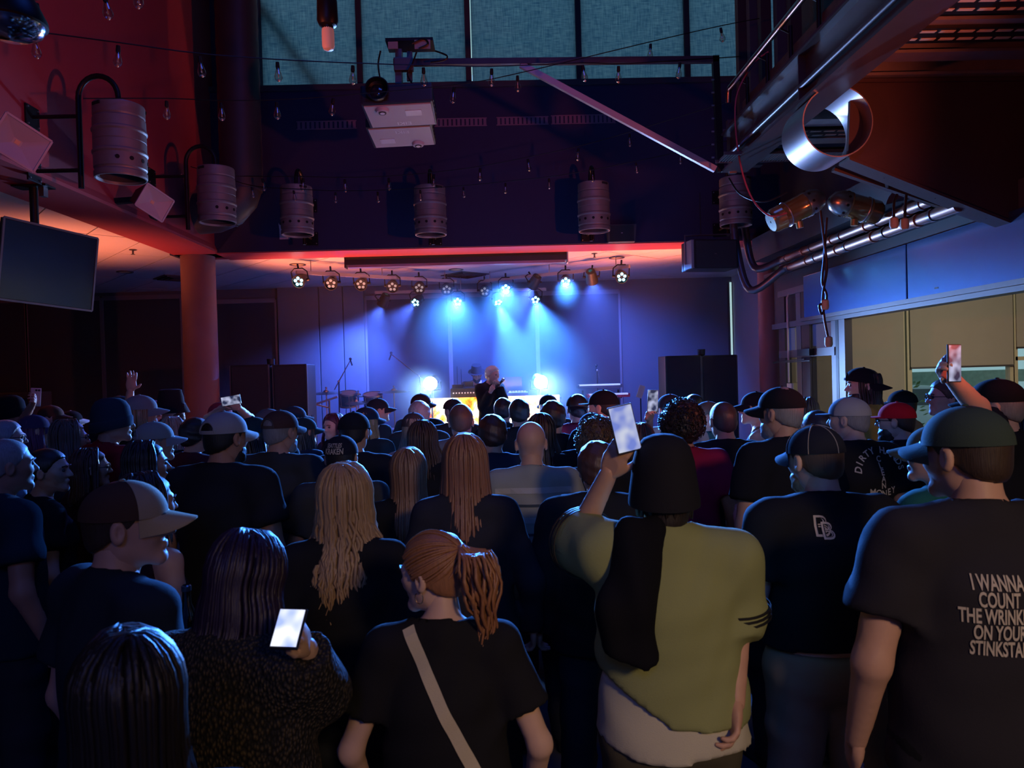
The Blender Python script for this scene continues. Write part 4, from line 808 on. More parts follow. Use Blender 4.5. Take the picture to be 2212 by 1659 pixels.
# unseen glowing bar shelves, added for the television to reflect
t = thing('added_bar', 'added amber lit bar shelves on the side wall behind the viewer', 'bar shelf', (XR - .02, -1.2, 0))
MB().b2((-.35, -2.2, 0), (0, 2.2, 1.0)).build('counter', M_dark, t)
for z in (1.25, 1.65, 2.05):
    MB().b2((-.25, -2.1, z), (0, 2.1, z + .03)).build('shelf', M_dark, t); MB().b2((-.03, -2.1, z + .03), (-.02, 2.1, z + .10)).build('light_strip', mat('amber_strip', (.9, .5, .2), .4, emit=(1, .42, .10), estr=.9), t)
q = aty(55, 845, 13.6); t = thing('vending_machine', 'tall lit drinks cabinet at the far left wall', 'cabinet', (q.x, 13.5, 0))
MB().b2((-.35, -.3, 0), (.35, .3, 1.85), .01).build('cabinet', mat('dim_cabinet', (.12, .10, .09), .5), t); MB().b2((-.29, -.305, .5), (.29, -.30, 1.75)).build('glass_front', M_gloss, t); MB().b2((-.3, -.315, 1.76), (.3, -.30, 1.83)).build('header', M_alu, t)
# ================================================================== people: surfaces from distance fields
def f3(p): return np.asarray(p, np.float32)
def nrm(P): return np.sqrt(np.einsum('ij,ij->i', P, P))
def s_cone(P, a, b, ra, rb):
    a = f3(a); ba = f3(b) - a; pa = P - a; t = np.clip(pa @ ba / max(1e-9, float(ba @ ba)), 0, 1)
    return nrm(pa - t[:, None] * ba) - (ra + (rb - ra) * t)
def s_ell(P, c, r, rotx=0.):
    p = P - f3(c)
    if rotx:
        c_, s_ = math.cos(rotx), math.sin(rotx); p = np.stack([p[:, 0], p[:, 1] * c_ + p[:, 2] * s_, -p[:, 1] * s_ + p[:, 2] * c_], 1)
    r = f3(r); k0 = nrm(p / r); k1 = nrm(p / (r * r)) + 1e-9
    return k0 * (k0 - 1) / k1
def smin(a, b, k):
    h = np.clip(.5 + .5 * (b - a) / k, 0, 1); return b * (1 - h) + a * h - k * h * (1 - h)
def snet(f, lo, hi, h):
    lo = f3(lo); hi = f3(hi); n = np.ceil((hi - lo) / h).astype(int) + 1
    ax = [lo[i] + h * np.arange(n[i], dtype=np.float32) for i in range(3)]
    P = np.stack(np.meshgrid(*ax, indexing='ij'), -1).reshape(-1, 3)
    V = f(P).reshape(n).astype(np.float32); S = V < 0
    cs = [(i, j, k) for i in (0, 1) for j in (0, 1) for k in (0, 1)]
    sl = lambda A, c: A[c[0]:A.shape[0] - 1 + c[0], c[1]:A.shape[1] - 1 + c[1], c[2]:A.shape[2] - 1 + c[2]]
    cnt = sum(sl(S, c).astype(np.int8) for c in cs); A = (cnt > 0) & (cnt < 8)
    idx = -np.ones(A.shape, np.int32); ci = np.argwhere(A); idx[A] = np.arange(len(ci))
    cv = {c: sl(V, c)[A] for c in cs}; pos = np.zeros((len(ci), 3), np.float32); num = np.zeros(len(ci), np.float32)
    for c in cs:
        for d in range(3):
            if c[d] == 0:
                e = list(c); e[d] = 1; e = tuple(e); v0, v1 = cv[c], cv[e]; m = (v0 < 0) != (v1 < 0); t = np.where(m, v0 / np.where(m, v0 - v1, 1), 0)
                q = np.tile(f3(c), (len(ci), 1)); q[:, d] += t; pos += q * m[:, None]; num += m
    vt = lo + h * (ci + pos / np.maximum(num, 1)[:, None])
    Q = []
    def quads(e, a, b, c, d, ins):
        q = np.stack([a, b, c, d], 1); q[~ins] = q[~ins][:, ::-1]; Q.append(q)
    D = np.argwhere(S[:-1, 1:-1, 1:-1] != S[1:, 1:-1, 1:-1]); i, j, k = D[:, 0], D[:, 1] + 1, D[:, 2] + 1
    quads(D, idx[i, j - 1, k - 1], idx[i, j, k - 1], idx[i, j, k], idx[i, j - 1, k], S[i, j, k])
    D = np.argwhere(S[1:-1, :-1, 1:-1] != S[1:-1, 1:, 1:-1]); i, j, k = D[:, 0] + 1, D[:, 1], D[:, 2] + 1
    quads(D, idx[i - 1, j, k - 1], idx[i - 1, j, k], idx[i, j, k], idx[i, j, k - 1], S[i, j, k])
    D = np.argwhere(S[1:-1, 1:-1, :-1] != S[1:-1, 1:-1, 1:]); i, j, k = D[:, 0] + 1, D[:, 1] + 1, D[:, 2]
    quads(D, idx[i - 1, j - 1, k], idx[i, j - 1, k], idx[i, j, k], idx[i - 1, j, k], S[i, j, k])
    return vt, np.concatenate(Q)
def xf(V, M):
    M = np.array(M, np.float32); return V @ M[:3, :3].T + M[:3, 3]
CACHE = {}
def cached(k, fn):
    if k not in CACHE: CACHE[k] = fn()
    return CACHE[k]
# ---- head (face looks along +Y, crown at z=.115, chin at z=-.115)
def f_cranium(P, off=0.): return s_ell(P, (0, -.012, .027), (.077 + off, .098 + off, .088 + off))
def head_sdf(sex):
    w = 1.0 if sex == 'm' else .92
    def f(P):
        Pm = P.copy(); Pm[:, 0] = np.abs(Pm[:, 0])
        d = f_cranium(Pm)
        d = smin(d, s_ell(Pm, (0, .026, -.03), (.062 * w, .064, .078)), .03)
        d = smin(d, s_cone(Pm, (.040 * w, .0, -.066), (.012, .072, -.094), .022, .019), .025)
        d = smin(d, s_cone(Pm, (.040, .056, -.012), (.030, .066, -.024), .022, .022), .02)
        d = smin(d, s_cone(Pm, (.012, .088, .024), (.046, .070, .020), .010, .010), .014)
        d = np.maximum(d, -(s_ell(Pm, (.031, .103, .004), (.017, .016, .010)))) * 1.0
        d = smin(d, s_cone(Pm, (0, .086, .014), (0, .110, -.026), .007, .0115), .012)
        d = smin(d, s_cone(Pm, (.010, .098, -.028), (.011, .094, -.030), .008, .008), .008)
        d = smin(d, s_ell(Pm, (0, .086, -.056), (.022, .014, .0065)), .006)
        d = smin(d, s_ell(Pm, (0, .085, -.066), (.019, .014, .0075)), .006)
        d = smin(d, s_ell(Pm, (0, .078, -.098), (.02, .018, .016)), .02)
        ear = np.maximum(s_ell(Pm, (.080, -.010, -.010), (.011, .019, .033)), -s_ell(Pm, (.091, -.004, -.008), (.010, .011, .02)))
        d = smin(d, ear, .006)
        nk = .052 if sex == 'm' else .044
        d = smin(d, s_cone(Pm, (0, -.022, -.05), (0, -.034, -.19), nk, nk + .003), .03)
        return d
    return f
def head_mesh(sex, h): return cached(('head', sex, h), lambda: snet(head_sdf(sex), (-.11, -.13, -.175), (.11, .14, .135), h))
def ball(c, r, n=6):
    g = np.linspace(-1, 1, n); V = []; F = []
    for ax in range(3):
        for s in (-1, 1):
            b = len(V)
            for i in g:
                for j in g:
                    p = [0, 0, 0]; p[ax] = s; p[(ax + 1) % 3] = i; p[(ax + 2) % 3] = j * s; V.append(p)
            for i in range(n - 1):
                for j in range(n - 1): q = b + i * n + j; F.append((q, q + n, q + n + 1, q + 1))
    V = f3(V); V = V / nrm(V)[:, None] * r + f3(c); return V, np.array(F, np.int32)
# ---- hand template: fingers +X, thumb +Y, back of hand +Z (right hand)
HPOSE = {'relaxed': ((25, 30, 20), (.75, .62, -.25), 0), 'open': ((4, 5, 4), (.55, .83, -.05), .5), 'grip': ((60, 55, 35), (.75, .45, -.5), 0), 'fist': ((75, 85, 50), (.8, .25, -.55), 0), 'hold': ((28, 40, 30), (.80, .52, -.30), .1)}
def hand_mesh(pose, h):
    def mk():
        cu, th, spread = HPOSE[pose]; prim = []
        for k, (y, L) in enumerate(((.030, .068), (.0105, .076), (-.011, .070), (-.031, .054))):
            p = np.array([.088 - (.006 if k == 3 else 0), y, 0.]); ang = 0.; sp = spread * (y / .03) * .16
            for seg, (fr, c) in enumerate(zip((.45, .31, .24), cu)):
                ang += R(c * (1 + .12 * k)); d = np.array([math.cos(ang) * math.cos(sp), math.sin(sp), -math.sin(ang)]); q = p + d * L * fr
                prim.append((p, q, .0092 - .0008 * seg, .0086 - .0008 * seg)); p = q
        t = np.array(th) / np.linalg.norm(th); b = np.array([.022, .026, -.004]); m = b + t * .045; e = m + (t * .8 + np.array([.35, -.15, -.1])) * .03
        prim += [(b, m, .0135, .0105), (m, e, .0105, .0088)]
        def f(P):
            d = s_ell(P, (.050, 0, 0), (.052, .043, .017)); d = smin(d, s_cone(P, (.0, .0, 0), (.03, 0, 0), .025, .028), .02)
            d = np.maximum(d, np.abs(P[:, 2]) - .0165)
            for a, b_, ra, rb in prim: d = smin(d, s_cone(P, a, b_, ra, rb), .006)
            return d
        return snet(f, (-.03, -.07, -.11), (.19, .10, .035), h)
    return cached(('hand', pose, h), mk)
# ---- figures
POSES = {  # elbow, wrist (right side, left mirrored), palm-normal hint
    'down': ((.255, -.045, 1.13), (.262, .05, .89)), 'loose': ((.27, -.03, 1.13), (.25, .11, .91)),
    'drink': ((.245, -.03, 1.13), (.10, .22, 1.13)), 'pocket': ((.29, -.09, 1.14), (.23, .05, .93)), 'folded': ((.235, .02, 1.14), (-.06, .21, 1.17))}
def figure(sex, wt, arms, stance=0.):
    "arms: dict R/L -> (elbow, wrist). returns joints"
    sh = (.188 if sex == 'm' else .163) * (1 + .25 * (wt - 1)); hp = .093 if sex == 'm' else .098
    J = {'sh': sh, 'hp': hp}
    for s, k in ((1, 'R'), (-1, 'L')):
        S = np.array([s * sh, -.012, 1.425 if sex == 'm' else 1.42]); E, Wr = [np.array(p, float) for p in arms[k]]
        if E[2] > 1.36: S = S + np.array([-s * .01, .01, min(.05, (E[2] - 1.36) * .25)])
        J['S' + k], J['E' + k], J['W' + k] = S, E, Wr
        J['H' + k] = np.array([s * hp, 0, .93]); J['K' + k] = np.array([s * (hp + .012 + stance * .4), .012, .49]); J['A' + k] = np.array([s * (hp + .015 + stance), -.02, .08])
    return J
def torso_prims(sex, wt, J, g=0.):
    m = sex == 'm'; w = wt; sh = J['sh']
    pr = [('c', (0, -.018, 1.40), (0, .0, 1.56), (.058 if m else .046) + g * .4, (.055 if m else .044) + g * .3), ]
    for s, k in ((1, 'R'), (-1, 'L')): pr.append(('c', (s * .02, -.025, 1.475), tuple(J['S' + k] * np.array([.92, 1, 1]) + np.array([0, -.005, .0])), .042 + g, .054 + g))
    pr += [('e', (0, -.006, 1.29), ((.172 if m else .148) * (.6 + .4 * w) + g, (.112 if m else .102) * w + g, .19 + g)),
           ('e', (0, .004, 1.09), ((.152 if m else .130) * w + g, (.105 if m else .094) * w ** 1.3 + g, .20 + g)),
           ('e', (0, -.012, .945), ((.168 if m else .178) * (.4 + .6 * w) + g, (.115 if m else .122) * w + g, .145 + g))]
    if not m: pr += [('e', (.068, .075, 1.275), (.062 + g, .058 + g, .062 + g)), ('e', (-.068, .075, 1.275), (.062 + g, .058 + g, .062 + g))]
    return pr
def ev(P, prims, k=.045):
    d = None
    for q in prims:
        e = s_cone(P, *q[1:]) if q[0] == 'c' else s_ell(P, q[1], q[2]); d = e if d is None else smin(d, e, k)
    return d
def limb(sex, wt): return (.94 if sex == 'm' else .80) * (.55 + .45 * wt)
def body_sdf(sex, wt, J):
    L = limb(sex, wt); tp = torso_prims(sex, wt, J); lp = []
    for k in 'RL': lp += [('c', J['H' + k], J['K' + k], .088 * (.5 + .5 * wt), .055), ('c', J['K' + k], J['A' + k], .055, .038), ('c', J['A' + k] + np.array([0, -.01, -.03]), J['A' + k] + np.array([0, .14, -.05]), .034, .026)]
    def f(P):
        d = smin(ev(P, tp), ev(P, lp, .03), .035)
        for k in 'RL':
            e = smin(s_cone(P, J['S' + k], J['E' + k], .056 * L, .044 * L), s_cone(P, J['E' + k], J['W' + k], .045 * L, .028), .02); d = smin(d, e, .03)
        return d
    return f
def jbounds(J, pad=.11, zlo=0., zhi=1.58):
    pts = np.array([J[a + k] for a in 'SEW' for k in 'RL']); lo = np.minimum(pts.min(0), [-.26, -.2, zlo]) - pad; hi = np.maximum(pts.max(0), [.26, .2, zhi]) + pad; lo[2] = zlo - .01; hi[2] = max(zhi, pts[:, 2].max() + .08); return lo, hi
def wrinkle(P, amp, seed=0.):
    x, y, z = P[:, 0], P[:, 1], P[:, 2]
    return amp * (np.sin(17 * x + 9 * np.sin(6 * z + seed) + seed * 3) * np.sin(11 * z + 5 * x + seed) + .5 * np.sin(31 * z + 14 * x * np.sign(y) + 7 * np.sin(9 * x + seed)) * np.sin(9 * y + seed))
def shirt_sdf(sex, wt, J, kind, seed, hemz=None, slv=None, hsl=0.):
    L = limb(sex, wt); loose = {'tee': .020, 'tank': .010, 'long': .022, 'hoodie': .034, 'jacket': .032, 'shawl': .045, 'sweat': .034, 'polo': .018}[kind]
    if sex == 'f': loose *= .75
    g = loose; tp = torso_prims(sex, wt, J, g)[1:]; hem = {'tank': .93, 'sweat': .86, 'hoodie': .84, 'jacket': .82, 'shawl': .80}.get(kind, .84) + (.05 if sex == 'f' else 0)
    hem = hemz or hem
    sl0 = {'tee': .62, 'tank': 0, 'polo': .66, 'sweat': 1.25}.get(kind, 1.93)
    def f(P):
        d = ev(P, tp, .05)
        q = P.copy(); q[:, 1] *= 1.38; d = smin(d, s_cone(q, (0, -.01, 1.25), (0, 0, hem - .06), .150 * wt + g, .172 * wt + g + (.02 if kind in ('shawl', 'hoodie', 'sweat') else .008)), .05)
        for k in 'RL':
            S, E, Wr = J['S' + k], J['E' + k], J['W' + k]; sl = (slv or {}).get(k, sl0)
            if sl <= 0: e = s_cone(P, S * np.array([.8, 1, 1]), S * np.array([.92, 1, 1]) + np.array([0, 0, .01]), .05, .04)
            elif sl < 1:
                b = S + (E - S) * sl; u = (E - S) / np.linalg.norm(E - S); e = s_cone(P, S, b + u * .08, .058 * L + g + .004, .052 * L + g + .022); e = np.maximum(e, (P - f3(b)) @ f3(u))
            else:
                b = E + (Wr - E) * min(.93, sl - 1); u = (Wr - E) / np.linalg.norm(Wr - E); fo = np.maximum(s_cone(P, E, b + u * .04, .05 * L + g, .042 * L + g * (.7 if sl > 1.5 else 1.2)), (P - f3(b)) @ f3(u)); e = smin(s_cone(P, S, E, .058 * L + g, .05 * L + g), fo, .03)
            d = smin(d, e, .035)
        if kind in ('hoodie',): d = smin(d, np.abs(nrm((P - f3((0, -.075, 1.47))) * f3((1, 1.1, 1.0))) - .062) - .022, .03)
        d = d + wrinkle(P, .0045 if kind != 'tank' else .001, seed)
        d = np.maximum(d, hem + hsl * np.maximum(0, -(P[:, 0] + .02)) + .012 * np.sin(9 * P[:, 0] + seed) - P[:, 2])
        nkr = .066 if sex == 'm' else .075
        if kind != 'hoodie': d = np.maximum(d, -s_cone(P, (0, .015, 1.455), (0, .08, 1.75), nkr, .16))
        if kind == 'tank': d = np.maximum(d, -np.minimum(s_cone(P, (.23, 0, 1.33), (.26, 0, 1.6), .115, .15), s_cone(P, (-.23, 0, 1.33), (-.26, 0, 1.6), .115, .15)))
        if kind in ('jacket', 'polo', 'shawl'): d = np.minimum(d, np.maximum(np.abs(s_cone(P, (0, -.005, 1.44), (0, .02, 1.53), .073, .074)) - .006, np.abs(P[:, 2] - 1.475) - .04))
        return d
    return f, hem
def pants_sdf(sex, wt, J, slim, short=False):
    g = .010 if slim else .024
    tp = [('e', (0, -.012, .945), ((.168 if sex == 'm' else .178) * (.4 + .6 * wt) + g, (.115 if sex == 'm' else .122) * wt + g, .15))]
    for k in 'RL': tp += [('c', J['H' + k], J['K' + k], .088 * (.5 + .5 * wt) + g, .058 + g * 1.2), ('c', J['K' + k], J['A' + k], .058 + g * 1.2, .042 + g * 1.5)]
    def f(P):
        d = ev(P, tp, .03) + wrinkle(P, .005, 1.7); d = np.maximum(d, P[:, 2] - .99); return np.maximum(d, (.46 if short else .05) - P[:, 2])
    return f
def shoe_mesh():
    def mk():
        def f(P):
            d = smin(s_cone(P, (0, -.04, .055), (0, .15, .035), .042, .036), s_cone(P, (0, -.03, .06), (0, -.03, .12), .043, .045), .03)
            so = np.maximum(s_cone(P * f3((1, 1, .5)), (0, -.045, .01), (0, .16, .01), .047, .043), P[:, 2] - .024); d = np.minimum(d, so); d = np.maximum(d, P[:, 2] - .125); return np.maximum(d, .003 - P[:, 2])
        return np_mesh('shoe', *snet(f, (-.07, -.12, -.01), (.07, .24, .14), .011), mats=[mat('shoe_dark', (.03, .03, .035), .6)])
    return cached('shoe', mk)
# ---- hair
HZ = ([-.13, -.09, -.045, -.012, .02, .05, .075, .12], [-.075, -.07, -.045, -.02, .0, .045, .068, .075])
def hair_shell(kind, h):
    def mk():
        off = {'short': .011, 'buzz': .0045, 'curly': .042, 'tight': .008, 'long': .013, 'crop': .016, 'wisp': .018}[kind]
        def f(P):
            d = f_cranium(P, off); d = smin(d, s_ell(P, (0, -.045, -.035), (.062 + off * .6, .058 + off * .6, .055)), .03)
            if kind == 'curly':
                n = sum(np.sin(P[:, i] * 88 + 5 * np.sin(P[:, (i + 1) % 3] * 60)) for i in range(3)); d = d - .0055 * n
            elif kind in ('short', 'crop', 'wisp'):
                n = np.sin(P[:, 0] * 150 + 30 * P[:, 1]) * np.sin(P[:, 1] * 120 + 20 * P[:, 2]) + np.sin(P[:, 2] * 130 + 60 * P[:, 0]); d = d - (.0012 if kind == 'short' else .0022) * n
            zm = np.interp(P[:, 1], *HZ).astype(np.float32) - (.03 if kind in ('curly',) else 0) - (.015 if kind == 'long' else 0)
            return np.maximum(d, zm - P[:, 2])
        return np_mesh('hair', *snet(f, (-.15, -.18, -.13), (.15, .16, .19), h), mats=[mat('hair_default', (.03, .02, .015), .5)])
    return cached(('hair', kind, h), mk)
def strands(seed, n, L, wave=0., rad=.0065, spread=.11, side=118, part=0., root='top', flare=0., seg=14, capped=False):
    rg = random.Random(seed); VV = []; FF = []; nv = 0
    for q in range(n):
        th = R(rg.uniform(-side, side)); sx = math.sin(th); cy_ = -math.cos(th); pts = []
        pz = rg.uniform(-.055, .055); ln = L * rg.uniform(.86, 1.04); o = rg.uniform(.006, .020) if not capped else rg.uniform(-.002, .006); ph = rg.uniform(0, 6.28); fr = rg.uniform(.8, 1.25)
        top = np.array([part + sx * .012, -.012 + pz * .7, .027 + .09])
        for i in range(6):
            a = math.pi * .5 * ((.62 + .38 * i / 5) if capped else i / 5); r_ = math.sin(a)
            p = np.array([(.077 + o) * sx * r_ + part * (1 - r_), -.012 + (.098 + o) * cy_ * r_ + pz * (1 - r_), .027 + (.088 + o) * math.cos(a)]); pts.append(p)
        e = pts[-1]; m = seg - 5
        for i in range(1, m + 1):
            t = i / m; z = e[2] - ln * t; dz = -z
            rx = (.077 + o) * (1 - .12 * math.sin(min(1, t * 2) * 3.14)) + spread * .5 * t * abs(sx) + flare * t
            ry = (.098 + o) * (1 - .10 * min(1, dz / .15)); ry = ry + (.05 * min(1, max(0, (dz - .12) / .15)) if cy_ < 0.2 else 0)
            wv = wave * min(1, t * 2.5) * math.sin(fr * 26 * t * L / .4 + ph)
            x = rx * sx + wv * .8; y = -.012 + ry * cy_ + wv * .6 * math.cos(ph)
            if cy_ > 0: y = min(y, .05)
            pts.append(np.array([x, y, z]))
        k = 4; ring = []
        for i, p in enumerate(pts):
            d = pts[min(i + 1, len(pts) - 1)] - pts[max(i - 1, 0)]; d = d / (np.linalg.norm(d) + 1e-9); u = np.cross(d, (sx, cy_, .3)); u /= np.linalg.norm(u) + 1e-9; v = np.cross(d, u)
            r0 = rad * (1 if i < len(pts) - 3 else (len(pts) - i) / 4.0) * (.35 if i == 0 else 1)
            for c in range(k): a = 6.2832 * c / k; VV.append(p + u * (r0 * 1.25 * math.cos(a)) + v * (r0 * .8 * math.sin(a)))
        for i in range(len(pts) - 1):
            for c in range(k): FF.append((nv + i * k + c, nv + i * k + (c + 1) % k, nv + (i + 1) * k + (c + 1) % k, nv + (i + 1) * k + c))
        nv += len(pts) * k
    return f3(VV), np.array(FF, np.int32)
def long_hair(seed, L, wave, n, h, spread=.11, side=118, part=0., capped=False):
    def mk():
        V1, F1 = strands(seed, n, L, wave, spread=spread, side=side, part=part, capped=capped)
        def f(P):
            d = f_cranium(P, .001 if capped else .010); d = smin(d, s_ell(P, (0, -.045, -.035), (.068, .06, .06)), .03)
            q = P * f3((1, 1.25, 1)); cur = s_cone(q, (0, -.045, .0), (0, -.085, -L * .80), .066, .055 + spread * .30); d = smin(d, cur, .03)
            zm = np.interp(P[:, 1], [-.3, -.045, -.012, .02, .05, .075, .12], [-9, -9, -.09, .0, .045, .068, .075]).astype(np.float32)
            return np.maximum(d, zm - P[:, 2])
        V0, F0 = snet(f, (-.2, -.26, -L - .1), (.2, .14, .17), h * 1.5)
        return np_mesh('hair', np.concatenate([V0, V1]), np.concatenate([F0, F1 + len(V0)]), mats=[mat('hair_default', (.03, .02, .015), .5)])
    return cached(('lh', seed, L, wave, n, spread, side, part, capped), mk)
def ponytail(h):
    def mk():
        sh = hair_shell('tight', h); n = len(sh.vertices); V0 = np.empty(n * 3, np.float32); sh.vertices.foreach_get('co', V0); F0 = np.array([p.vertices[:] for p in sh.polygons], np.int32)
        VV = [V0.reshape(-1, 3)]; FF = [F0]; nv = n; rg = random.Random(5)
        E0 = np.array([0, -.90, .42]); E0 /= np.linalg.norm(E0)
        for q in range(150):
            y_ = rg.uniform(-.12, .085); z_ = float(np.interp(y_, *HZ)) + rg.uniform(.0, .02); sd = rg.choice((-1, 1))
            if y_ > .06: z_ = .07 + rg.uniform(0, .02)
            v0 = np.array([0, (y_ + .012) / .098, (z_ - .027) / .088]); x2 = 1 - v0 @ v0; v0[0] = sd * math.sqrt(max(.0, x2)) * (1 if y_ < .06 else rg.uniform(0, 1)); v0 /= np.linalg.norm(v0); om = math.acos(max(-.99, min(.99, v0 @ E0))); o_ = rg.uniform(.006, .011); V = []; F = []; pts = []
            for i in range(12):
                t = i / 11; u = (math.sin((1 - t) * om) * v0 + math.sin(t * om) * E0) / math.sin(om); pts.append(np.array([0, -.012, .027]) + u * np.array([.077 + o_, .098 + o_, .088 + o_]))
            for i, p in enumerate(pts):
                d = pts[min(i + 1, 11)] - pts[max(i - 1, 0)]; d = d / (np.linalg.norm(d) + 1e-9); u = np.cross(d, p); u /= np.linalg.norm(u) + 1e-9; v = np.cross(d, u)
                for c in range(4): V.append(p + u * .0052 * math.cos(1.5708 * c) + v * .0035 * math.sin(1.5708 * c))
            for i in range(11):
                for c in range(4): F.append((i * 4 + c, i * 4 + (c + 1) % 4, i * 4 + 4 + (c + 1) % 4, i * 4 + 4 + c))
            VV.append(f3(V)); FF.append(np.array(F, np.int32) + nv); nv += len(V)
        for q in range(90):
            a = rg.uniform(0, 6.28); r = rg.uniform(.0, .035); ln = rg.uniform(.24, .33); ph = rg.uniform(0, 6.28); pts = []
            b = np.array([0, -.105, .055])
            pts.append(b + np.array([.014 * math.cos(a), .03, .014 * math.sin(a)])); pts.append(b + np.array([.018 * math.cos(a), -.01, .016 * math.sin(a) + .006]))
            for i in range(1, 12):
                t = i / 11; w = .010 * math.sin(16 * t + ph) * min(1, 3 * t) + .012 * math.sin(9 * t + .5) * t; rr = (.018 + r) * (1 - .5 * t * t) * (.9 + .6 * math.sin(min(1, 1.5 * t) * 3.14))
                pts.append(b + np.array([rr * math.cos(a) + w, -.045 - .02 * math.sin(t * 3) + rr * .7 * math.sin(a), .02 - ln * t]))
            V = []; F = []
            for i, p in enumerate(pts):
                d = pts[min(i + 1, len(pts) - 1)] - pts[max(i - 1, 0)]; d = d / np.linalg.norm(d); u = np.cross(d, (math.cos(a), math.sin(a) + .01, .1)); u /= np.linalg.norm(u); v = np.cross(d, u); r0 = .0058 * (1 if i < len(pts) - 3 else (len(pts) - i) / 4.0)
                for c in range(4): V.append(p + u * r0 * 1.2 * math.cos(1.5708 * c) + v * r0 * .8 * math.sin(1.5708 * c))
            for i in range(len(pts) - 1):
                for c in range(4): F.append((i * 4 + c, i * 4 + (c + 1) % 4, i * 4 + 4 + (c + 1) % 4, i * 4 + 4 + c))
            VV.append(f3(V)); FF.append(np.array(F, np.int32) + nv); nv += len(V)
        return np_mesh('hair', np.concatenate(VV), np.concatenate(FF), mats=[mat('hair_default', (.03, .02, .015), .5)])
    return cached('pony', mk)
def curls(seed, n, R0, h):
    def mk():
        sh = hair_shell('curly', h); m = len(sh.vertices); V0 = np.empty(m * 3, np.float32); sh.vertices.foreach_get('co', V0); F0 = np.array([p.vertices[:] for p in sh.polygons], np.int32)
        VV = [V0.reshape(-1, 3)]; FF = [F0]; nv = m; rg = random.Random(seed)
        for q in range(n):
            z = rg.uniform(-.55, 1); a = rg.uniform(0, 6.28); s_ = math.sqrt(1 - z * z); d = np.array([s_ * math.cos(a), s_ * math.sin(a), z])
            if d[1] > .55 and d[2] < .55: continue
            c = np.array([0, -.012, .027]) + d * np.array([.077 + R0, .098 + R0, .088 + R0]); u = np.cross(d, (.3, .5, .8)); u /= np.linalg.norm(u); v = np.cross(d, u); r = rg.uniform(.007, .012); pts = [c + u * r * math.cos(t * 1.1) + v * r * math.sin(t * 1.1) + d * (t * .0032 - .004) for t in range(8)]
            V = []; F = []
            for i, p in enumerate(pts):
                e = pts[min(i + 1, 7)] - pts[max(i - 1, 0)]; e /= np.linalg.norm(e); w = np.cross(e, d); w /= np.linalg.norm(w) + 1e-9; x = np.cross(e, w)
                for k in range(3): V.append(p + (w * math.cos(2.094 * k) + x * math.sin(2.094 * k)) * .0032)
            for i in range(7):
                for k in range(3): F.append((i * 3 + k, i * 3 + (k + 1) % 3, i * 3 + 3 + (k + 1) % 3, i * 3 + 3 + k))
            VV.append(f3(V)); FF.append(np.array(F, np.int32) + nv); nv += len(V)
        return np_mesh('hair', np.concatenate(VV), np.concatenate(FF), mats=[mat('hair_default', (.03, .02, .015), .5)])
    return cached(('curls', seed), mk)
def beard_mesh(h, long=False):
    def mk():
        def f(P):
            d = s_ell(P, (0, .03, -.075), (.064, .064, .062 if not long else .08)); d = smin(d, s_ell(P, (0, .072, -.105), (.03, .028, .03 if not long else .07)), .02)
            d = d - .0022 * (np.sin(P[:, 0] * 190) * np.sin(P[:, 2] * 120 + 40 * P[:, 0]) + np.sin(P[:, 2] * 170 + 90 * P[:, 1]))
            d = np.maximum(d, P[:, 2] + .045 - np.clip((np.abs(P[:, 0]) - .04) * 2.2, 0, .05)); return np.maximum(d, -(P[:, 1] + .015))
        return np_mesh('beard', *snet(f, (-.1, -.05, -.21), (.1, .13, .01), h), mats=[mat('hair_default', (.03, .02, .015), .5)])
    return cached(('beard', h, long), mk)
# ---- hats (head space, brim along +Y)
def dome(ca, rx, ry, rz, cy0, cz, zlow, n=28, m=9, seam=True, hole=None, thick=.003, flat=0.):
    V = []; F = []
    for layer in (0, 1):
        o = -thick * layer
        for i in range(m + 1):
            a = math.pi * .5 * i / m
            for k in range(n):
                t = 2 * math.pi * k / n; sm_ = (1 - .012 * (abs(math.cos(3 * t)) > .985)) if seam else 1
                cz_ = math.cos(a); zz = (cz_ ** (1 - flat)) if cz_ > 0 else 0
                V.append(((rx + o) * math.sin(a) * math.cos(t) * sm_, cy0 + (ry + o) * math.sin(a) * math.sin(t) * sm_, cz + zlow + (rz + o) * zz))
    def skip(i, k):
        if not hole: return False
        t = 2 * math.pi * (k + .5) / n; a = math.pi * .5 * (i + .5) / m; x = (rx) * math.sin(a) * math.cos(t); z = rz * math.cos(a)
        return math.sin(t) < -.3 and (x / hole[0]) ** 2 + ((z - .004) / hole[1]) ** 2 < 1
    B = (m + 1) * n
    for i in range(m):
        for k in range(n):
            if skip(i, k): continue
            a, b = i * n + k, i * n + (k + 1) % n; F.append((a, a + n, b + n, b)); F.append((B + a, B + b, B + b + n, B + a + n))
    for k in range(n):
        a, b = m * n + k, m * n + (k + 1) % n; F.append((a, B + a, B + b, b))
    return V, F
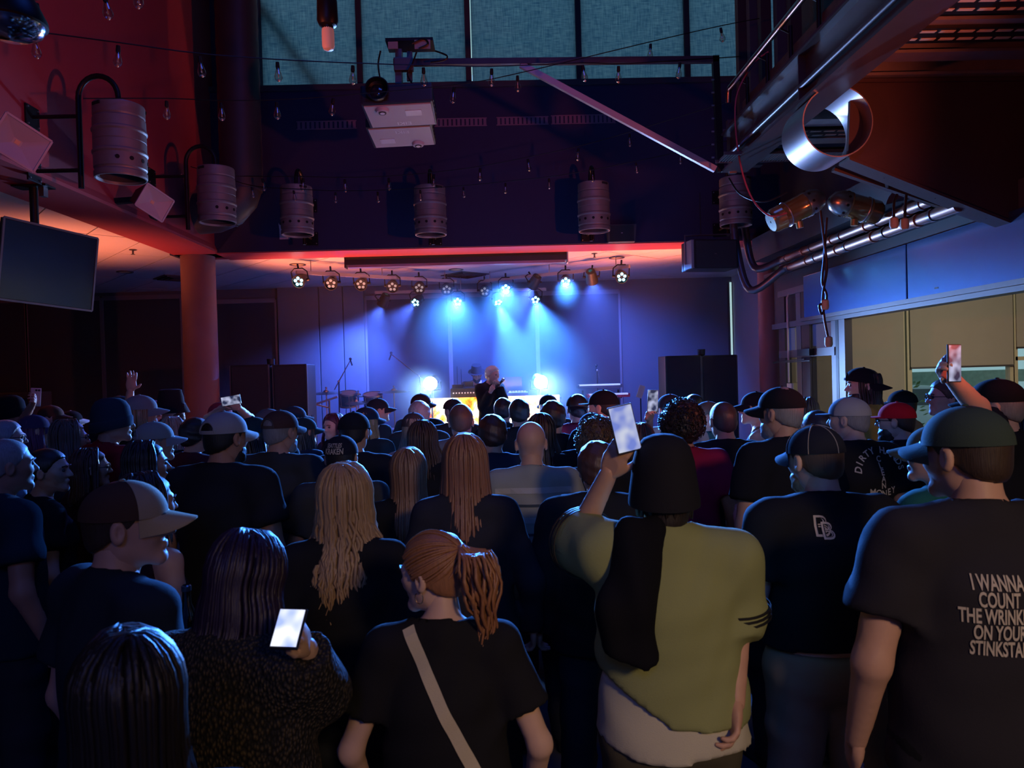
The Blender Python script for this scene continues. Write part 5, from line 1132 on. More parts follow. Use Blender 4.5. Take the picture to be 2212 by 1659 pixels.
def cap_parts(style):
    def mk():
        zl = -.016
        V, F = dome(0, .091, .110, .097, -.010, .034, zl, n=72 if 'snap' in style else 36, m=22 if 'snap' in style else 10, hole=(.042, .045) if 'snap' in style else None, flat=.10)
        crown = MB().add(V, F, True).mesh('crown')
        fb = 'flat' in style; b = MB(); nx, ny = 13, 6; VV = []
        for layer in (0, 1):
            for j in range(ny):
                for i in range(nx):
                    u = -1 + 2 * i / (nx - 1); t = R(90) - u * R(62); y0 = -.010 + .109 * math.sin(t); x0 = .0905 * math.cos(t); s = j / (ny - 1); ext = .078 * math.sqrt(max(0, 1 - abs(u) ** 2.6))
                    x = x0 * (1 - .04 * s); y = y0 + ext * s; z = .034 + zl + .004 - (.0 if fb else .035 * (x / .08) ** 2 * (.3 + .7 * s)) - (.006 if fb else .022) * s + .004 * (1 - layer); VV.append((x, y, z))
        FF = []; B = nx * ny
        for j in range(ny - 1):
            for i in range(nx - 1): q = j * nx + i; FF += [(q, q + 1, q + nx + 1, q + nx), (B + q, B + q + nx, B + q + nx + 1, B + q + 1)]
        for i in range(nx - 1): q = (ny - 1) * nx + i; FF.append((q, q + 1, B + q + 1, B + q))
        brim = b.add(VV, FF, True).mesh('brim'); btn = MB().sphere((0, -.010, .034 + zl + .098), .009, 8, 5, (1, 1, .5)).mesh('button')
        st = []
        for i in range(11): t = R(270) + R(-32 + 6.4 * i); st.append((.0915 * math.cos(t), -.010 + .1105 * math.sin(t), .034 + zl + .008))
        strap = MB()
        for i in range(10): strap.bar(st[i], st[i + 1], .003, .016)
        strap = strap.mesh('strap'); arc = []
        for i in range(13): a = math.pi * i / 12; x = .046 * math.cos(a); z = .049 * math.sin(a) + .004; y = -.010 - .1115 * math.sqrt(max(.02, 1 - (x / .091) ** 2 - (z / .099) ** 2)); arc.append((x, y, .034 + zl + z))
        piping = MB().tube(arc, .004, 6).mesh('opening_piping')
        sm = []
        for k in range(6):
            t = 2 * math.pi * (k + .5) / 6 + R(0); 
            pts = [(.092 * math.sin(a) * math.cos(t), -.010 + .111 * math.sin(a) * math.sin(t), .034 + zl + .0975 * math.cos(a) ** .9) for a in [math.pi * .5 * i / 9 for i in range(10)]]; sm.append(pts)
        stitch = MB()
        for pts in sm: stitch.tube(pts, .0018, 4, False)
        return crown, brim, btn, strap, piping, stitch.mesh('stitching')
    return cached(('cap', style), mk)
def front_panel():
    V = []; F = []; n, m = 14, 8
    for i in range(m + 1):
        a = math.pi * .5 * (.08 + .92 * i / m)
        for k in range(n + 1):
            t = R(90) + R(-62 + 124 * k / n); V.append((.0935 * math.sin(a) * math.cos(t), -.010 + .1125 * math.sin(a) * math.sin(t), .018 + .0990 * math.cos(a) ** .9))
    for i in range(m):
        for k in range(n): q = i * (n + 1) + k; F.append((q, q + n + 1, q + n + 2, q + 1))
    return MB().add(V, F, True).mesh('front_panel')
def hat_mesh(kind):
    def mk():
        if kind == 'beanie':
            b = MB(); pr = [(.001, .150), (.045, .146), (.075, .128), (.094, .095), (.101, .055), (.104, .02), (.107, .018), (.110, .01), (.110, -.035), (.106, -.042), (.100, -.04)]
            n = 48; V = []; F = []
            for r, z in pr:
                for k in range(n):
                    t = 2 * math.pi * k / n; rb = 1 + .010 * (k % 2) * (r > .05); V.append((r * .92 * rb * math.cos(t), -.012 + r * 1.10 * rb * math.sin(t), z + .02 * math.sin(t) * (z < .03)))
            for i in range(len(pr) - 1):
                for k in range(n): F.append((i * n + k, i * n + n + k, i * n + n + (k + 1) % n, i * n + (k + 1) % n))
            return b.add(V, F, True).mesh('beanie')
        pr = {'bucket': [(.001, .132), (.06, .131), (.082, .122), (.094, .06), (.101, .012), (.106, .005), (.128, -.045), (.140, -.075), (.136, -.076), (.100, .0)],
              'bucket2': [(.001, .140), (.035, .137), (.062, .126), (.083, .102), (.096, .058), (.102, .012), (.107, -.02), (.112, -.055), (.112, -.07), (.108, -.07), (.098, .0)],
              'fedora': [(.001, .125), (.05, .135), (.078, .128), (.092, .06), (.097, .02), (.10, .012), (.145, .018), (.147, .014), (.098, .004)]}[kind]
        return MB().lathe(pr, 32, Matrix.Translation((0, -.012, .018)) @ Matrix.Diagonal((.94, 1.10, 1, 1))).mesh(kind)
    return cached(('hat', kind), mk)
glasses_me = None
def glasses():
    global glasses_me
    if glasses_me is None:
        b = MB(); l = MB()
        for s in (-1, 1):
            P = [(s * .033 + .024 * math.cos(t), .106 - .006 * abs(s * .033 + .024 * math.cos(t)) / .06, .004 + .019 * math.sin(t)) for t in [6.2832 * i / 14 for i in range(15)]]; b.tube(P, .0022, 5, False)
            b.tube([(s * .057, .100, .008), (s * .076, .06, .008), (s * .082, -.005, .006)], .0022, 5); l.add([(p[0], p[1], p[2]) for p in P[:-1]], [tuple(range(14))])
        b.tube([(-.010, .108, .008), (.010, .108, .008)], .002, 5); glasses_me = (b.mesh('glasses'), l.mesh('lens'))
    return glasses_me
SKIN = {'a': (.62, .36, .26), 'b': (.52, .28, .19), 'c': (.70, .45, .35), 'd': (.36, .18, .11)}
def skin(k): return mat('skin_' + k, SKIN[k], .5, var=.07, vscale=25, bump=.04, bscale=260, spec=.4)
M_eye = mat('eye_dark', (.10, .09, .09), .15, var=0)
def hairmat(c): return mat('hair_%d_%d_%d' % tuple(int(100 * x) for x in c), c, .42, var=.45, vscale=3.5, stretch=(55, 55, 3), spec=.6, bump=.25, bscale=6)
def cloth(c, rough=.9):
    c = tuple(x * (.95 if max(c) < .08 else 1) for x in c)
    return mat('cloth_%d_%d_%d' % tuple(int(1000 * x) for x in c), c, rough, var=.12, vscale=5, bump=.15, bscale=300, spec=.12)
def sh_obj(name, me, parent, m, matrix=None):
    return link(name, me, parent, m, matrix=matrix)
PEOPLE = []
def person(label, px, py, d, yaw=0., hy=None, hp=0., hr=0., sex='m', wt=1., sk='a', hair='short', hc=(.03, .02, .015), shirt='tee', sc=(.03, .03, .035), pants=(.035, .04, .055), cap=None, cc=(.03, .03, .035), bc=None, capyaw=0., captilt=0., pose='down', armR=None, armL=None, handR='relaxed', handL='relaxed', palmR=None, palmL=None, beard=None, glass=None, base=0., res=None, L=.35, wave=0., nst=110, spread=.11, part=0., slim=False, group='concert crowd', earring=False, seed=None, hem=None, slv=None, fc=None, hsl=0.):
    hy = yaw if hy is None else hy; seed = len(PEOPLE) * .37 if seed is None else seed
    near = d < 3.0; mid = d < 5.0
    hb, hh, hn = (.014, .0055, .0055) if near else ((.02, .0075, .0075) if mid else (.026, .0095, .009))
    if px < -50: pass
    ex = {None: {'short': .012, 'buzz': .004, 'bald': 0, 'curly': .045, 'long': .016, 'pony': .010, 'crop': .018, 'tight': .008, 'wisp': .02}.get(hair, .012), 'beanie': .05, 'bucket': .035, 'bucket2': .035, 'fedora': .04}.get(cap, .014)
    HM = Matrix.Translation((0, .012, 1.505)) @ Matrix.Rotation(R(hy - yaw), 4, 'Z') @ Matrix.Rotation(R(hp), 4, 'X') @ Matrix.Rotation(R(hr), 4, 'Y') @ Matrix.Translation((0, .018, .130))
    top = HM @ Vector((0, -.012, .115 + ex)); tp = pix(px, py, d)
    s = (tp.z - base) / top.z; off = Matrix.Rotation(R(yaw), 3, 'Z') @ (Vector((top.x, top.y, 0)) * s)
    root = Vector((tp.x - off.x, tp.y - off.y, base)); RM = Matrix.Translation(root) @ Matrix.Rotation(R(yaw), 4, 'Z') @ Matrix.Diagonal((s, s, s, 1)); RI = RM.inverted()
    arms = {}
    custom = False
    for k, a, sg in (('R', armR, 1), ('L', armL, -1)):
        if a is None:
            e, w = POSES[pose]; wd = 1 + .55 * (wt - 1)
            arms[k] = ((sg * e[0] * wd, e[1], e[2]), (sg * w[0] * wd, w[1], w[2]))
        else:
            E = RI @ pix(*a[0]); Wv = RI @ pix(*a[1]); custom = True
            S0 = Vector((sg * .188, -.01, 1.43)); u = E - S0
            if u.length > .36: E = S0 + u.normalized() * .36
            v = Wv - E
            if v.length > .34: Wv = E + v.normalized() * .34
            if v.length < .2: Wv = E + v.normalized() * .22
            arms[k] = (tuple(E), tuple(Wv))
    J = figure(sex, wt, arms, stance=.03)
    key = (sex, wt, pose, hb, tuple(arms['R'][0]), tuple(arms['L'][0])) if not custom else ('u', label)
    BV, BF = cached(('body',) + key, lambda: snet(body_sdf(sex, wt, J), *jbounds(J), hb))
    parts = [(BV, BF, 0)]
    hV, hF = head_mesh(sex, hh); parts.append((xf(hV, HM), hF, 0))
    for sx in (-1, 1): eV, eF = ball((sx * .031, .0805, .004), .0125, 5); parts.append((xf(eV, HM), eF, 1))
    for k, pose_h, palm in (('R', handR, palmR), ('L', handL, palmL)):
        E, Wv = Vector(J['E' + k]), Vector(J['W' + k]); x = (Wv - E).normalized(); sg = 1 if k == 'R' else -1
        zb = Vector((sg, 0, 0)) if palm is None else -(RI.to_3x3() @ Vector(palm)).normalized()
        if abs(x.dot(zb)) > .95: zb = Vector((0, 1, .2))
        M_ = frame(Wv - x * .005, x, zb); V, F = hand_mesh(pose_h, hn); sc_ = .96 if sex == 'm' else .88
        V = V * sc_
        if k == 'L': V = V * f3((1, -1, 1)); F = F[:, ::-1]
        parts.append((xf(V, M_), F, 0))
        if k == 'R': HR = RM @ M_
        else: HL = RM @ M_
    n = 0; VV = []; FF = []; MI = []
    for V, F, mi in parts: VV.append(V); FF.append(F + n); MI.append(np.full(len(F), mi)); n += len(V)
    me = np_mesh('person', np.concatenate(VV), np.concatenate(FF), np.concatenate(MI), mats=[skin(sk), M_eye])
    o = link('person', me, None, None); o.matrix_basis = RM; tag(o, label, 'person', group)
    o['hand_r'] = 0
    del o['hand_r']
    # clothes
    sm_ = cloth(sc)
    sk_key = (shirt, key, round(seed, 2) if near else int(seed * 10) % 3, hem)
    def mkshirt():
        f, _h = shirt_sdf(sex, wt, J, shirt, seed if near else int(seed * 10) % 3, hem, slv, hsl); lo, hi = jbounds(J, .15, .70, 1.56); return np_mesh('shirt', *snet(f, lo, hi, .012 if near else (.017 if mid else .022)), mats=[sm_])
    so = sh_obj({'tee': 't_shirt', 'polo': 'shirt', 'long': 'shirt', 'tank': 'tank_top', 'hoodie': 'hoodie', 'jacket': 'jacket', 'shawl': 'knit_shawl', 'sweat': 'sweatshirt'}[shirt], cached(('shirt',) + sk_key, mkshirt), o, sm_)
    pm = cloth(pants)
    sh_obj('trousers', cached(('pants', sex, wt, slim, hb), lambda: np_mesh('trousers', *snet(pants_sdf(sex, wt, J, slim), (-.35, -.25, .0), (.35, .25, 1.03), .016 if near else .024), mats=[pm])), o, pm)
    for k in 'RL': sh_obj('shoe', shoe_mesh(), o, mat('shoe_dark', (.03, .03, .035), .6), Matrix.Translation((J['A' + k][0], J['A' + k][1] + .01, 0)))
    # hair and hats
    hm = hairmat(hc); hres = .007 if near else .010
    ho = None
    if hair == 'long': ho = sh_obj('hair', long_hair(int(px), L, wave, nst if d < 6 else nst // 2, hres, spread, 118, part, bool(cap)), o, hm, HM)
    elif hair == 'pony': ho = sh_obj('hair', ponytail(hres), o, hm, HM)
    elif hair == 'curly': ho = sh_obj('hair', curls(int(px), 420 if d < 5 else 200, .045, hres), o, hm, HM)
    elif hair != 'bald': ho = sh_obj('hair', hair_shell('buzz' if cap else hair, hres), o, hm, HM)
    if beard: sh_obj('beard', beard_mesh(hres, beard == 'long'), o, hairmat(hc if beard in (True, 'long') else beard), HM)
    if hair != 'bald' or beard:
        eb = MB()
        for sx in (-1, 1): eb.tube([(sx * .014, .099, .021), (sx * .03, .098, .026), (sx * .048, .083, .021)], .0035, 5)
        if d < 8: sh_obj('eyebrows', cached('eyebrows', lambda: eb.mesh('eyebrows')), o, hm, HM)
    if cap:
        CM = HM @ Matrix.Translation((0, 0, .004)) @ Matrix.Rotation(R(capyaw), 4, 'Z') @ Matrix.Rotation(R(captilt), 4, 'X')
        cm = cloth(cc)
        if cap in ('beanie', 'bucket', 'bucket2', 'fedora'):
            co = sh_obj({'beanie': 'beanie', 'bucket': 'bucket_hat', 'bucket2': 'bucket_hat', 'fedora': 'brimmed_hat'}[cap], hat_mesh(cap), o, cm, CM)
        else:
            cr, br, bt, stp, pip, sti = cap_parts(cap); co = sh_obj('cap', cr, o, cm, CM); bm_ = cloth(bc) if bc else cm
            for nm, q, mm_ in (('brim', br, bm_), ('button', bt, bm_)): sh_obj(nm, q, co, mm_)
            if fc: sh_obj('front_panel', cached('front_panel', front_panel), co, cloth(fc))
            if 'snap' in cap: sh_obj('strap', stp, co, bm_); sh_obj('opening_piping', pip, co, bm_)
            if near and 'stitch' in cap: sh_obj('stitching', sti, co, cloth((.35, .33, .30)))
    if glass:
        g, l = glasses(); gm = M_blackp if glass != 'pale' else mat('pale_frame', (.6, .6, .55), .3)
        go = sh_obj('glasses', g, o, gm, HM); sh_obj('lens', l, go, mat('dark_lens', (.01, .01, .012), .1) if glass == 'sun' else thin_glass_once())
    if earring:
        for sx in (-1, 1): sh_obj('earring', cached('earring', lambda: MB().tube([(0, .014 * math.sin(t), -.014 + .016 * math.cos(t)) for t in [.6 + i * 5.0 / 12 for i in range(13)]], .0016, 6).mesh('earring')), o, mat('gold', (.8, .6, .3), .25, 1.), HM @ Matrix.Translation((sx * .086, -.004, -.040)))
    r = dict(o=o, shirt=so, RM=RM, RI=RI, HM=HM, J=J, s=s, HR=HR, HL=HL, hat=co if cap else None, hair=ho, label=label); PEOPLE.append(r); return r
def thin_glass_once():
    return MATS.get('spectacle_glass') or thin_glass('spectacle_glass', (.9, .92, .95), .3)
# ---- prints on cloth
def project(target, V2, F, ang=0., lift=.003, name='shirt_print', m=None, parent=None, cx=0., cz=0.):
    "V2: flat x,z in the wearer's frame; projected along the horizontal direction ang (0 = onto the back)"
    me = target.data; bv = BVHTree.FromPolygons([v.co[:] for v in me.vertices], [p.vertices[:] for p in me.polygons])
    D = Vector((math.sin(R(ang)), math.cos(R(ang)), 0)); X = Vector((D.y, -D.x, 0)); V = []; ok = []
    for x, z in V2:
        o = Vector((cx, 0, 0)) * 0 + X * (x + cx) + Vector((0, 0, z + cz)) - D * 1.0
        h = bv.ray_cast(o, D, 2.0); ok.append(h[0] is not None); V.append((h[0] - D * lift) if h[0] is not None else o + D * .9)
    F = [f for f in F if all(ok[i] for i in f)]
    return MB().add(V, F).build(name, m, target if parent is None else parent)
def print_lines(p, lines, m, ang=0., bold=.0, target=None, lift=.004, sx=1., name='shirt_print'):
    VV = []; FF = []
    for txt, x, z, size in lines:
        V, F = text2d(txt, size, bold * size); n = len(VV); VV += [(v[0] * sx + x, v[1] + z) for v in V]; FF += [tuple(i + n for i in f) for f in F]
    return project(target or p['shirt'], VV, FF, ang, lift, name, m)
def strip_on(p, pts, w, m, name, ang=0., lift=.006, target=None):
    V = []; F = []
    P = [Vector((a, b)) for a, b in pts]; n = len(P)
    for i, q in enumerate(P):
        d = (P[min(i + 1, n - 1)] - P[max(i - 1, 0)]).normalized(); nrm_ = Vector((-d.y, d.x)); V += [tuple(q + nrm_ * w / 2), tuple(q - nrm_ * w / 2)]
    for i in range(n - 1): F.append((2 * i, 2 * i + 2, 2 * i + 3, 2 * i + 1))
    return project(target or p['shirt'], V, F, ang, lift, name, m)
def phone(label, center, normal, up, hgt=.15, wid=.073, screen=None, case=(.02, .02, .022), sc_mat=None):
    y = -Vector(normal).normalized(); z = Vector(up); z = (z - y * z.dot(y)).normalized(); x = y.cross(z); M_ = Matrix((x, y, z)).transposed().to_4x4(); M_.translation = Vector(center)
    t = thing('phone', label, 'phone', matrix=M_, group='phones held in the crowd')
    MB().box((0, 0, 0), (wid / 2, .0045, hgt / 2), None, .004).build('phone_case', mat('phone_case_%d' % int(case[0] * 100), case, .4), t)
    MB().b2((-wid / 2 + .003, -.0056, -hgt / 2 + .004), (wid / 2 - .003, -.0046, hgt / 2 - .004)).build('screen', sc_mat or mat('phone_screen_dark', (.01, .01, .012), .1), t)
    MB().cyl((-wid * .28, .0045, hgt * .38), (-wid * .28, .007, hgt * .38), .009, 10).cyl((-wid * .02, .0045, hgt * .38), (-wid * .02, .007, hgt * .38), .009, 10).build('camera_lens', M_blackp, t)
    return t
# ================================================================== crowd
def screen_mat(key, a, b, strength):
    m = bpy.data.materials.new(key); m.use_nodes = True; nt = m.node_tree; bs = nt.nodes['Principled BSDF']; tc = nt.nodes.new('ShaderNodeTexCoord'); nz = nt.nodes.new('ShaderNodeTexNoise'); nz.inputs['Scale'].default_value = 22; nz.inputs['Detail'].default_value = 1
    cr = nt.nodes.new('ShaderNodeValToRGB'); cr.color_ramp.elements[0].position = .40; cr.color_ramp.elements[0].color = (*a, 1); cr.color_ramp.elements[1].position = .66; cr.color_ramp.elements[1].color = (*b, 1)
    nt.links.new(tc.outputs['Object'], nz.inputs[0]); nt.links.new(nz.outputs[0], cr.inputs[0]); nt.links.new(cr.outputs[0], bs.inputs['Emission Color']); bs.inputs['Emission Strength'].default_value = strength; bs.inputs['Base Color'].default_value = (.01, .01, .01, 1); bs.inputs['Roughness'].default_value = .15
    m.cycles.emission_sampling = 'NONE'; return m
SM_lav = screen_mat('screen_lavender', (.22, .30, .85), (.75, .80, 1.), .75)
SM_white = screen_mat('screen_page', (.35, .45, .95), (1., 1., 1.), 1.3)
SM_show = screen_mat('screen_show', (.03, .04, .10), (.65, .70, 1.), .7)
BK, NV, CH = (.016, .016, .02), (.02, .025, .05), (.05, .05, .055)
WHT = (.55, .55, .58)
BR, DK, BL, GR = (.10, .05, .028), (.02, .014, .011), (.42, .27, .13), (.30, .28, .27)
cream = mat('print_cream', (.55, .50, .42), .8)
# ---- performers
perf = person('singer with bleached hair in a studded black leather jacket, holding a microphone to the mouth', 1064, 789, 11.2, -135, hy=-128, hp=-6, hair='crop', hc=(.75, .68, .6), shirt='jacket', sc=(.02, .02, .024), pants=BK, base=ZS, armL=((1088, 868, 10.95), (1078, 836, 10.95)), armR=((1045, 880, 11.1), (1060, 845, 10.9)), handL='fist', handR='fist', sk='c', group='performers on stage')
c = aty(1079, 829, 10.9); t = thing('microphone', 'black handheld microphone at the mouth of the singer', 'microphone', c)
MB().cyl((-.06, .0, -.06), (.045, .02, .045), .014, 10, .02).build('handle', M_blackp, t); MB().sphere((.055, .02, .055), .028, 10, 8).build('grille_ball', M_steel, t)
st_ = MB()
rg = random.Random(3)
person('disc jockey in a brimmed hat bent over the decks', 1029, 788, 12.75, 180, hp=-22, cap='fedora', cc=(.03, .03, .04), shirt='tee', sc=(.06, .08, .12), base=ZS, pose='drink', beard=True, group='performers on stage')
# ---- far left cluster
p = person('man in a black beanie at the left edge, facing right and raising a phone', 20, 850, 6.3, -80, cap='beanie', cc=BK, hc=DK, sc=(.08, .09, .12), armL=((48, 905, 6.1), (70, 873, 6.0)), handL='hold', palmL=(-.6, -.6, .2), group='crowd on the left')
phone('phone with a pale pink case raised at the far left', pix(77, 858, 6.0), (-.5, .8, .1), (.1, 0, 1), case=(.6, .45, .5))
person('gray-haired man with glasses at the left edge above the bearded man', 8, 906, 4.8, -60, hair='short', hc=(.4, .42, .45), glass='clear', sc=(.3, .33, .36), sk='c', group='crowd on the left')
person('large gray-haired man at the left edge in a dark teal t-shirt', 8, 948, 3.2, -35, hy=-45, hair='buzz', hc=(.33, .33, .33), sc=(.02, .04, .06), wt=1.15, sk='b', group='crowd on the left')
person('woman in a dark cap with purple hair, behind the profile woman', 70, 893, 5.45, -40, sex='f', hair='long', hc=(.13, .03, .10), L=.24, cap='cap', cc=(.07, .05, .12), sc=(.10, .07, .12), group='crowd on the left')
person('man in a brown curved-brim cap facing right in profile', 108, 873, 6.8, -85, cap='cap', cc=(.13, .06, .04), hc=DK, sc=BK, sk='c', beard=True, group='crowd on the left')
person('person in a dark cap with a white patch between brown cap and beanie', 152, 885, 7.5, -40, cap='cap', cc=BK, bc=WHT, sc=BK, group='crowd on the left')
person('woman with straight ash-brown hair and glasses facing right', 146, 906, 4.85, -55, sex='f', hair='long', hc=(.16, .11, .08), L=.22, glass='black', sc=(.03, .03, .03), group='crowd on the left')
person('man in a navy beanie and red t-shirt', 238, 855, 4.7, -35, hy=-60, cap='beanie', cc=(.04, .05, .075), hc=DK, sc=(.36, .02, .03), group='crowd on the left')
person('person with teal-lit dark cap behind the navy beanie, waving an open hand', 258, 852, 6.3, -20, cap='cap', cc=(.02, .06, .06), hc=DK, sc=BK, armR=((276, 900, 5.9), (281, 852, 5.85)), handR='open', palmR=(0, -1, 0), group='crowd on the left')
person('long-haired blond person in a pale gray cap facing right', 300, 850, 5.35, -65, hair='long', L=.26, hc=BL, cap='cap', cc=(.28, .28, .27), sc=BK, group='crowd on the left')
person('person in a lilac cap half hidden behind the pale gray cap', 330, 862, 7.4, -85, cap='cap', cc=(.2, .14, .25), sc=BK, group='crowd on the left')
person('tall man in a round dark hat and pink shirt beside the column', 368, 841, 6.8, -75, cap='bucket', cc=(.02, .02, .025), hc=DK, glass='sun', sc=(.5, .08, .22), sk='c', beard=True, group='crowd on the left')
person('man in a white and gray cap in front of the blond hair', 330, 907, 4.3, -40, hy=-55, cap='cap snap', cc=(.40, .38, .33), bc=(.35, .35, .36), hc=GR, sc=(.05, .05, .06), group='crowd on the left')
person('woman with shoulder-length blond hair right of the white cap', 375, 900, 5.8, -30, sex='f', hair='long', hc=(.36, .30, .24), L=.24, sc=BK, group='crowd on the left')
person('woman with dark hair pulled back, in profile facing right with black shirt', 98, 968, 3.7, -45, hy=-80, sex='f', hair='tight', hc=DK, sc=BK, wt=1.1, sk='c', group='crowd on the left')
person('woman with brown hair and glasses between profile woman and red shirt', 192, 968, 4.25, -40, hy=-62, sex='f', hair='long', hc=(.09, .04, .03), L=.24, glass='black', sc=(.06, .02, .02), group='crowd on the left')
person('dark-haired woman with straight bob before the white cap man', 312, 952, 3.8, -45, hy=-60, sex='f', hair='long', hc=(.02, .022, .026), L=.17, sc=BK, earring=True, group='crowd on the left')
person('bare-armed woman with dark hair behind the tan-brim cap man', 312, 1020, 2.75, -25, hy=-40, sex='f', hair='long', hc=(.02, .018, .02), L=.18, shirt='tank', sc=(.04, .02, .03), sk='a', group='crowd on the left')
person('person with tousled dark hair right of the bare-armed woman', 420, 900, 5.0, -30, hair='crop', hc=DK, sc=(.10, .02, .03), group='crowd on the left')
# ---- centre left
p = person('man in a white snapback cap with the strap opening toward the viewer', 482, 884, 3.5, -12, hy=-28, cap='cap snap', cc=(.42, .41, .40), bc=(.44, .42, .38), hc=DK, sc=(.02, .022, .03), beard=True, wt=1.15, sk='b', group='crowd in the centre')
person('person in a maroon cap lifting both hands to take a photo', 474, 866, 6.1, -8, cap='cap', cc=(.33, .03, .05), hc=DK, sc=BK, armR=((540, 905, 6.0), (514, 880, 5.8)), armL=((450, 905, 6.0), (484, 878, 5.8)), handR='grip', handL='grip', palmR=(-.7, .6, .2), palmL=(.7, .6, .2), sk='c', group='crowd in the centre')
phone('dark phone held sideways above the maroon cap', pix(499, 865, 5.7), (0, -1, .0), (1, 0, .15), sc_mat=SM_show)
person('woman in a dark long-billed cap facing right beside the white snapback', 545, 897, 4.6, -50, sex='f', hair='long', hc=DK, L=.2, cap='cap', cc=(.02, .05, .06), bc=BK, sc=(.03, .04, .06), group='crowd in the centre')
person('heavy bearded man in a brown cap and dark collared shirt', 603, 882, 4.2, -10, hy=-28, cap='cap snap', cc=(.10, .05, .04), bc=(.11, .08, .07), hc=GR, beard=True, shirt='polo', sc=(.05, .055, .06), wt=1.18, group='crowd in the centre')
person('man in a gray cap just behind the brown cap', 578, 880, 5.3, -20, hy=-40, cap='cap', cc=(.14, .14, .15), hc=DK, sc=BK, group='crowd in the centre')
person('man in a navy cap behind and right of the brown cap', 634, 875, 6.5, -30, hy=-50, cap='cap', cc=(.03, .05, .08), hc=DK, sc=(.04, .05, .07), group='crowd in the centre')
person('long-haired person in a dark cap right of the brown cap', 655, 899, 5.75, -30, hy=-45, sex='f', hair='long', hc=(.04, .06, .07), L=.25, cap='cap', cc=(.02, .05, .06), sc=(.05, .06, .09), group='crowd in the centre')
person('woman with pinkish dark hair looking back toward the viewer', 720, 893, 6.6, 150, sex='f', hair='long', hc=(.10, .02, .05), L=.26, sc=(.03, .02, .03), sk='c', group='crowd in the centre')
person('man in a round black cap with eyelets left of the bright-haired person', 763, 886, 4.3, 0, hy=-10, cap='cap', cc=(.02, .022, .03), hc=DK, sc=(.02, .022, .03), group='crowd in the centre')
p = person('man in a black cap with lettering across the back', 735, 936, 3.75, 0, hy=0, cap='cap', cc=(.018, .02, .035), hc=DK, sc=(.05, .055, .06), glass='black', group='crowd in the centre')
print_lines(p, [('SEATTLES', 0, .058, .030), ('KRAKEN', 0, .024, .042)], cream, ang=8, target=p['hat'], lift=.003, sx=.62, bold=.02, name='cap_lettering')
person('man in a small cap whose face glows white in the floodlight', 815, 858, 7.2, -55, hy=-70, cap='cap', cc=(.03, .035, .05), hc=DK, sc=(.05, .06, .08), sk='c', group='crowd in the centre')
person('blond-bearded person in a dark cap left of the glowing face', 790, 876, 5.7, -25, hy=-40, cap='cap', cc=(.03, .04, .07), hair='long', L=.2, hc=BL, sc=(.04, .05, .06), group='crowd in the centre')
person('man in a sideways cap nearest the left floodlight', 908, 848, 7.4, -20, hy=-45, cap='cap', cc=(.06, .03, .03), hc=DK, sc=BK, group='crowd in the centre')
person('man with silver hair below the sideways cap', 905, 864, 6.2, -5, hair='crop', hc=(.45, .42, .40), sc=(.06, .05, .05), group='crowd in the centre')
person('bare-shouldered woman in a cap with long pale hair', 893, 888, 5.2, 8, sex='f', hair='long', hc=(.45, .36, .26), L=.34, cap='cap', cc=(.10, .08, .08), shirt='tank', sc=BK, sk='c', group='crowd in the centre')
person('woman with rounded brown hair before the silver-haired man', 912, 908, 4.5, 0, sex='f', hair='long', hc=(.07, .035, .025), L=.26, sc=BK, group='crowd in the centre')
person('man in a dark cap silhouetted left against the video wall', 981, 859, 7.0, 5, hy=40, cap='cap', capyaw=180, cc=(.07, .03, .03), hc=DK, sc=(.06, .04, .04), group='crowd in the centre')
person('man with short cropped hair and gray shirt before the video wall', 995, 872, 5.0, 0, hair='buzz', hc=(.13, .08, .06), sc=(.22, .20, .21), wt=1.08, group='crowd in the centre')
person('woman with long light brown hair, left of the waist-long auburn hair', 880, 968, 3.55, 0, sex='f', hair='long', hc=(.26, .14, .08), L=.46, nst=190, spread=.05, sc=BK, group='crowd in the centre')
person('woman with very long straight auburn hair to the waist', 1003, 937, 3.1, 0, sex='f', hair='long', hc=(.30, .13, .075), L=.74, nst=260, spread=.22, part=0., shirt='long', sc=(.03, .03, .045), wt=1.1, group='crowd in the centre')
person('woman with wavy dark blond hair down her back', 742, 1000, 2.5, 0, hy=-12, sex='f', hair='long', hc=(.40, .25, .13), L=.42, wave=.010, nst=260, spread=.14, shirt='long', sc=BK, group='crowd in the centre')
person('man with dark wavy crown and visible ear left of the bald man', 1063, 893, 4.5, 0, hy=6, hair='crop', hc=(.03, .018, .015), sc=(.02, .03, .055), group='crowd in the centre')
person('dark-haired man with ears out, first right of the singer', 1086, 858, 6.9, 0, hair='short', hc=DK, sc=BK, sk='c', group='crowd in the centre')
p = person('man with a squared dark haircut and red lettering on the back', 1121, 860, 6.1, 0, hair='short', hc=DK, sc=(.02, .02, .024), group='crowd in the centre')
print_lines(p, [('Eight', -.04, 1.22, .13)], mat('print_red', (.5, .04, .05), .8), bold=.01)
person('man in a dark cap at the right end of the video wall', 1184, 850, 7.4, 0, hy=25, cap='cap', cc=BK, hc=DK, sc=(.04, .04, .05), group='crowd in the centre')
p = person('man with short spiky hair and a lettered black shirt', 1194, 863, 5.3, 0, hair='crop', hc=DK, sc=(.018, .018, .022), group='crowd in the centre')
print_lines(p, [('BREED', .10, 1.26, .085)], mat('print_gray', (.30, .30, .33), .8), bold=.02)
person('person with long dark hair behind the bald man', 1168, 893, 4.7, 0, sex='f', hair='long', hc=DK, L=.3, sc=BK, group='crowd in the centre')
p = person('bald man in a pale striped shirt', 1146, 911, 3.85, 0, hair='bald', shirt='polo', sc=(.34, .36, .32), sk='a', group='crowd in the centre')
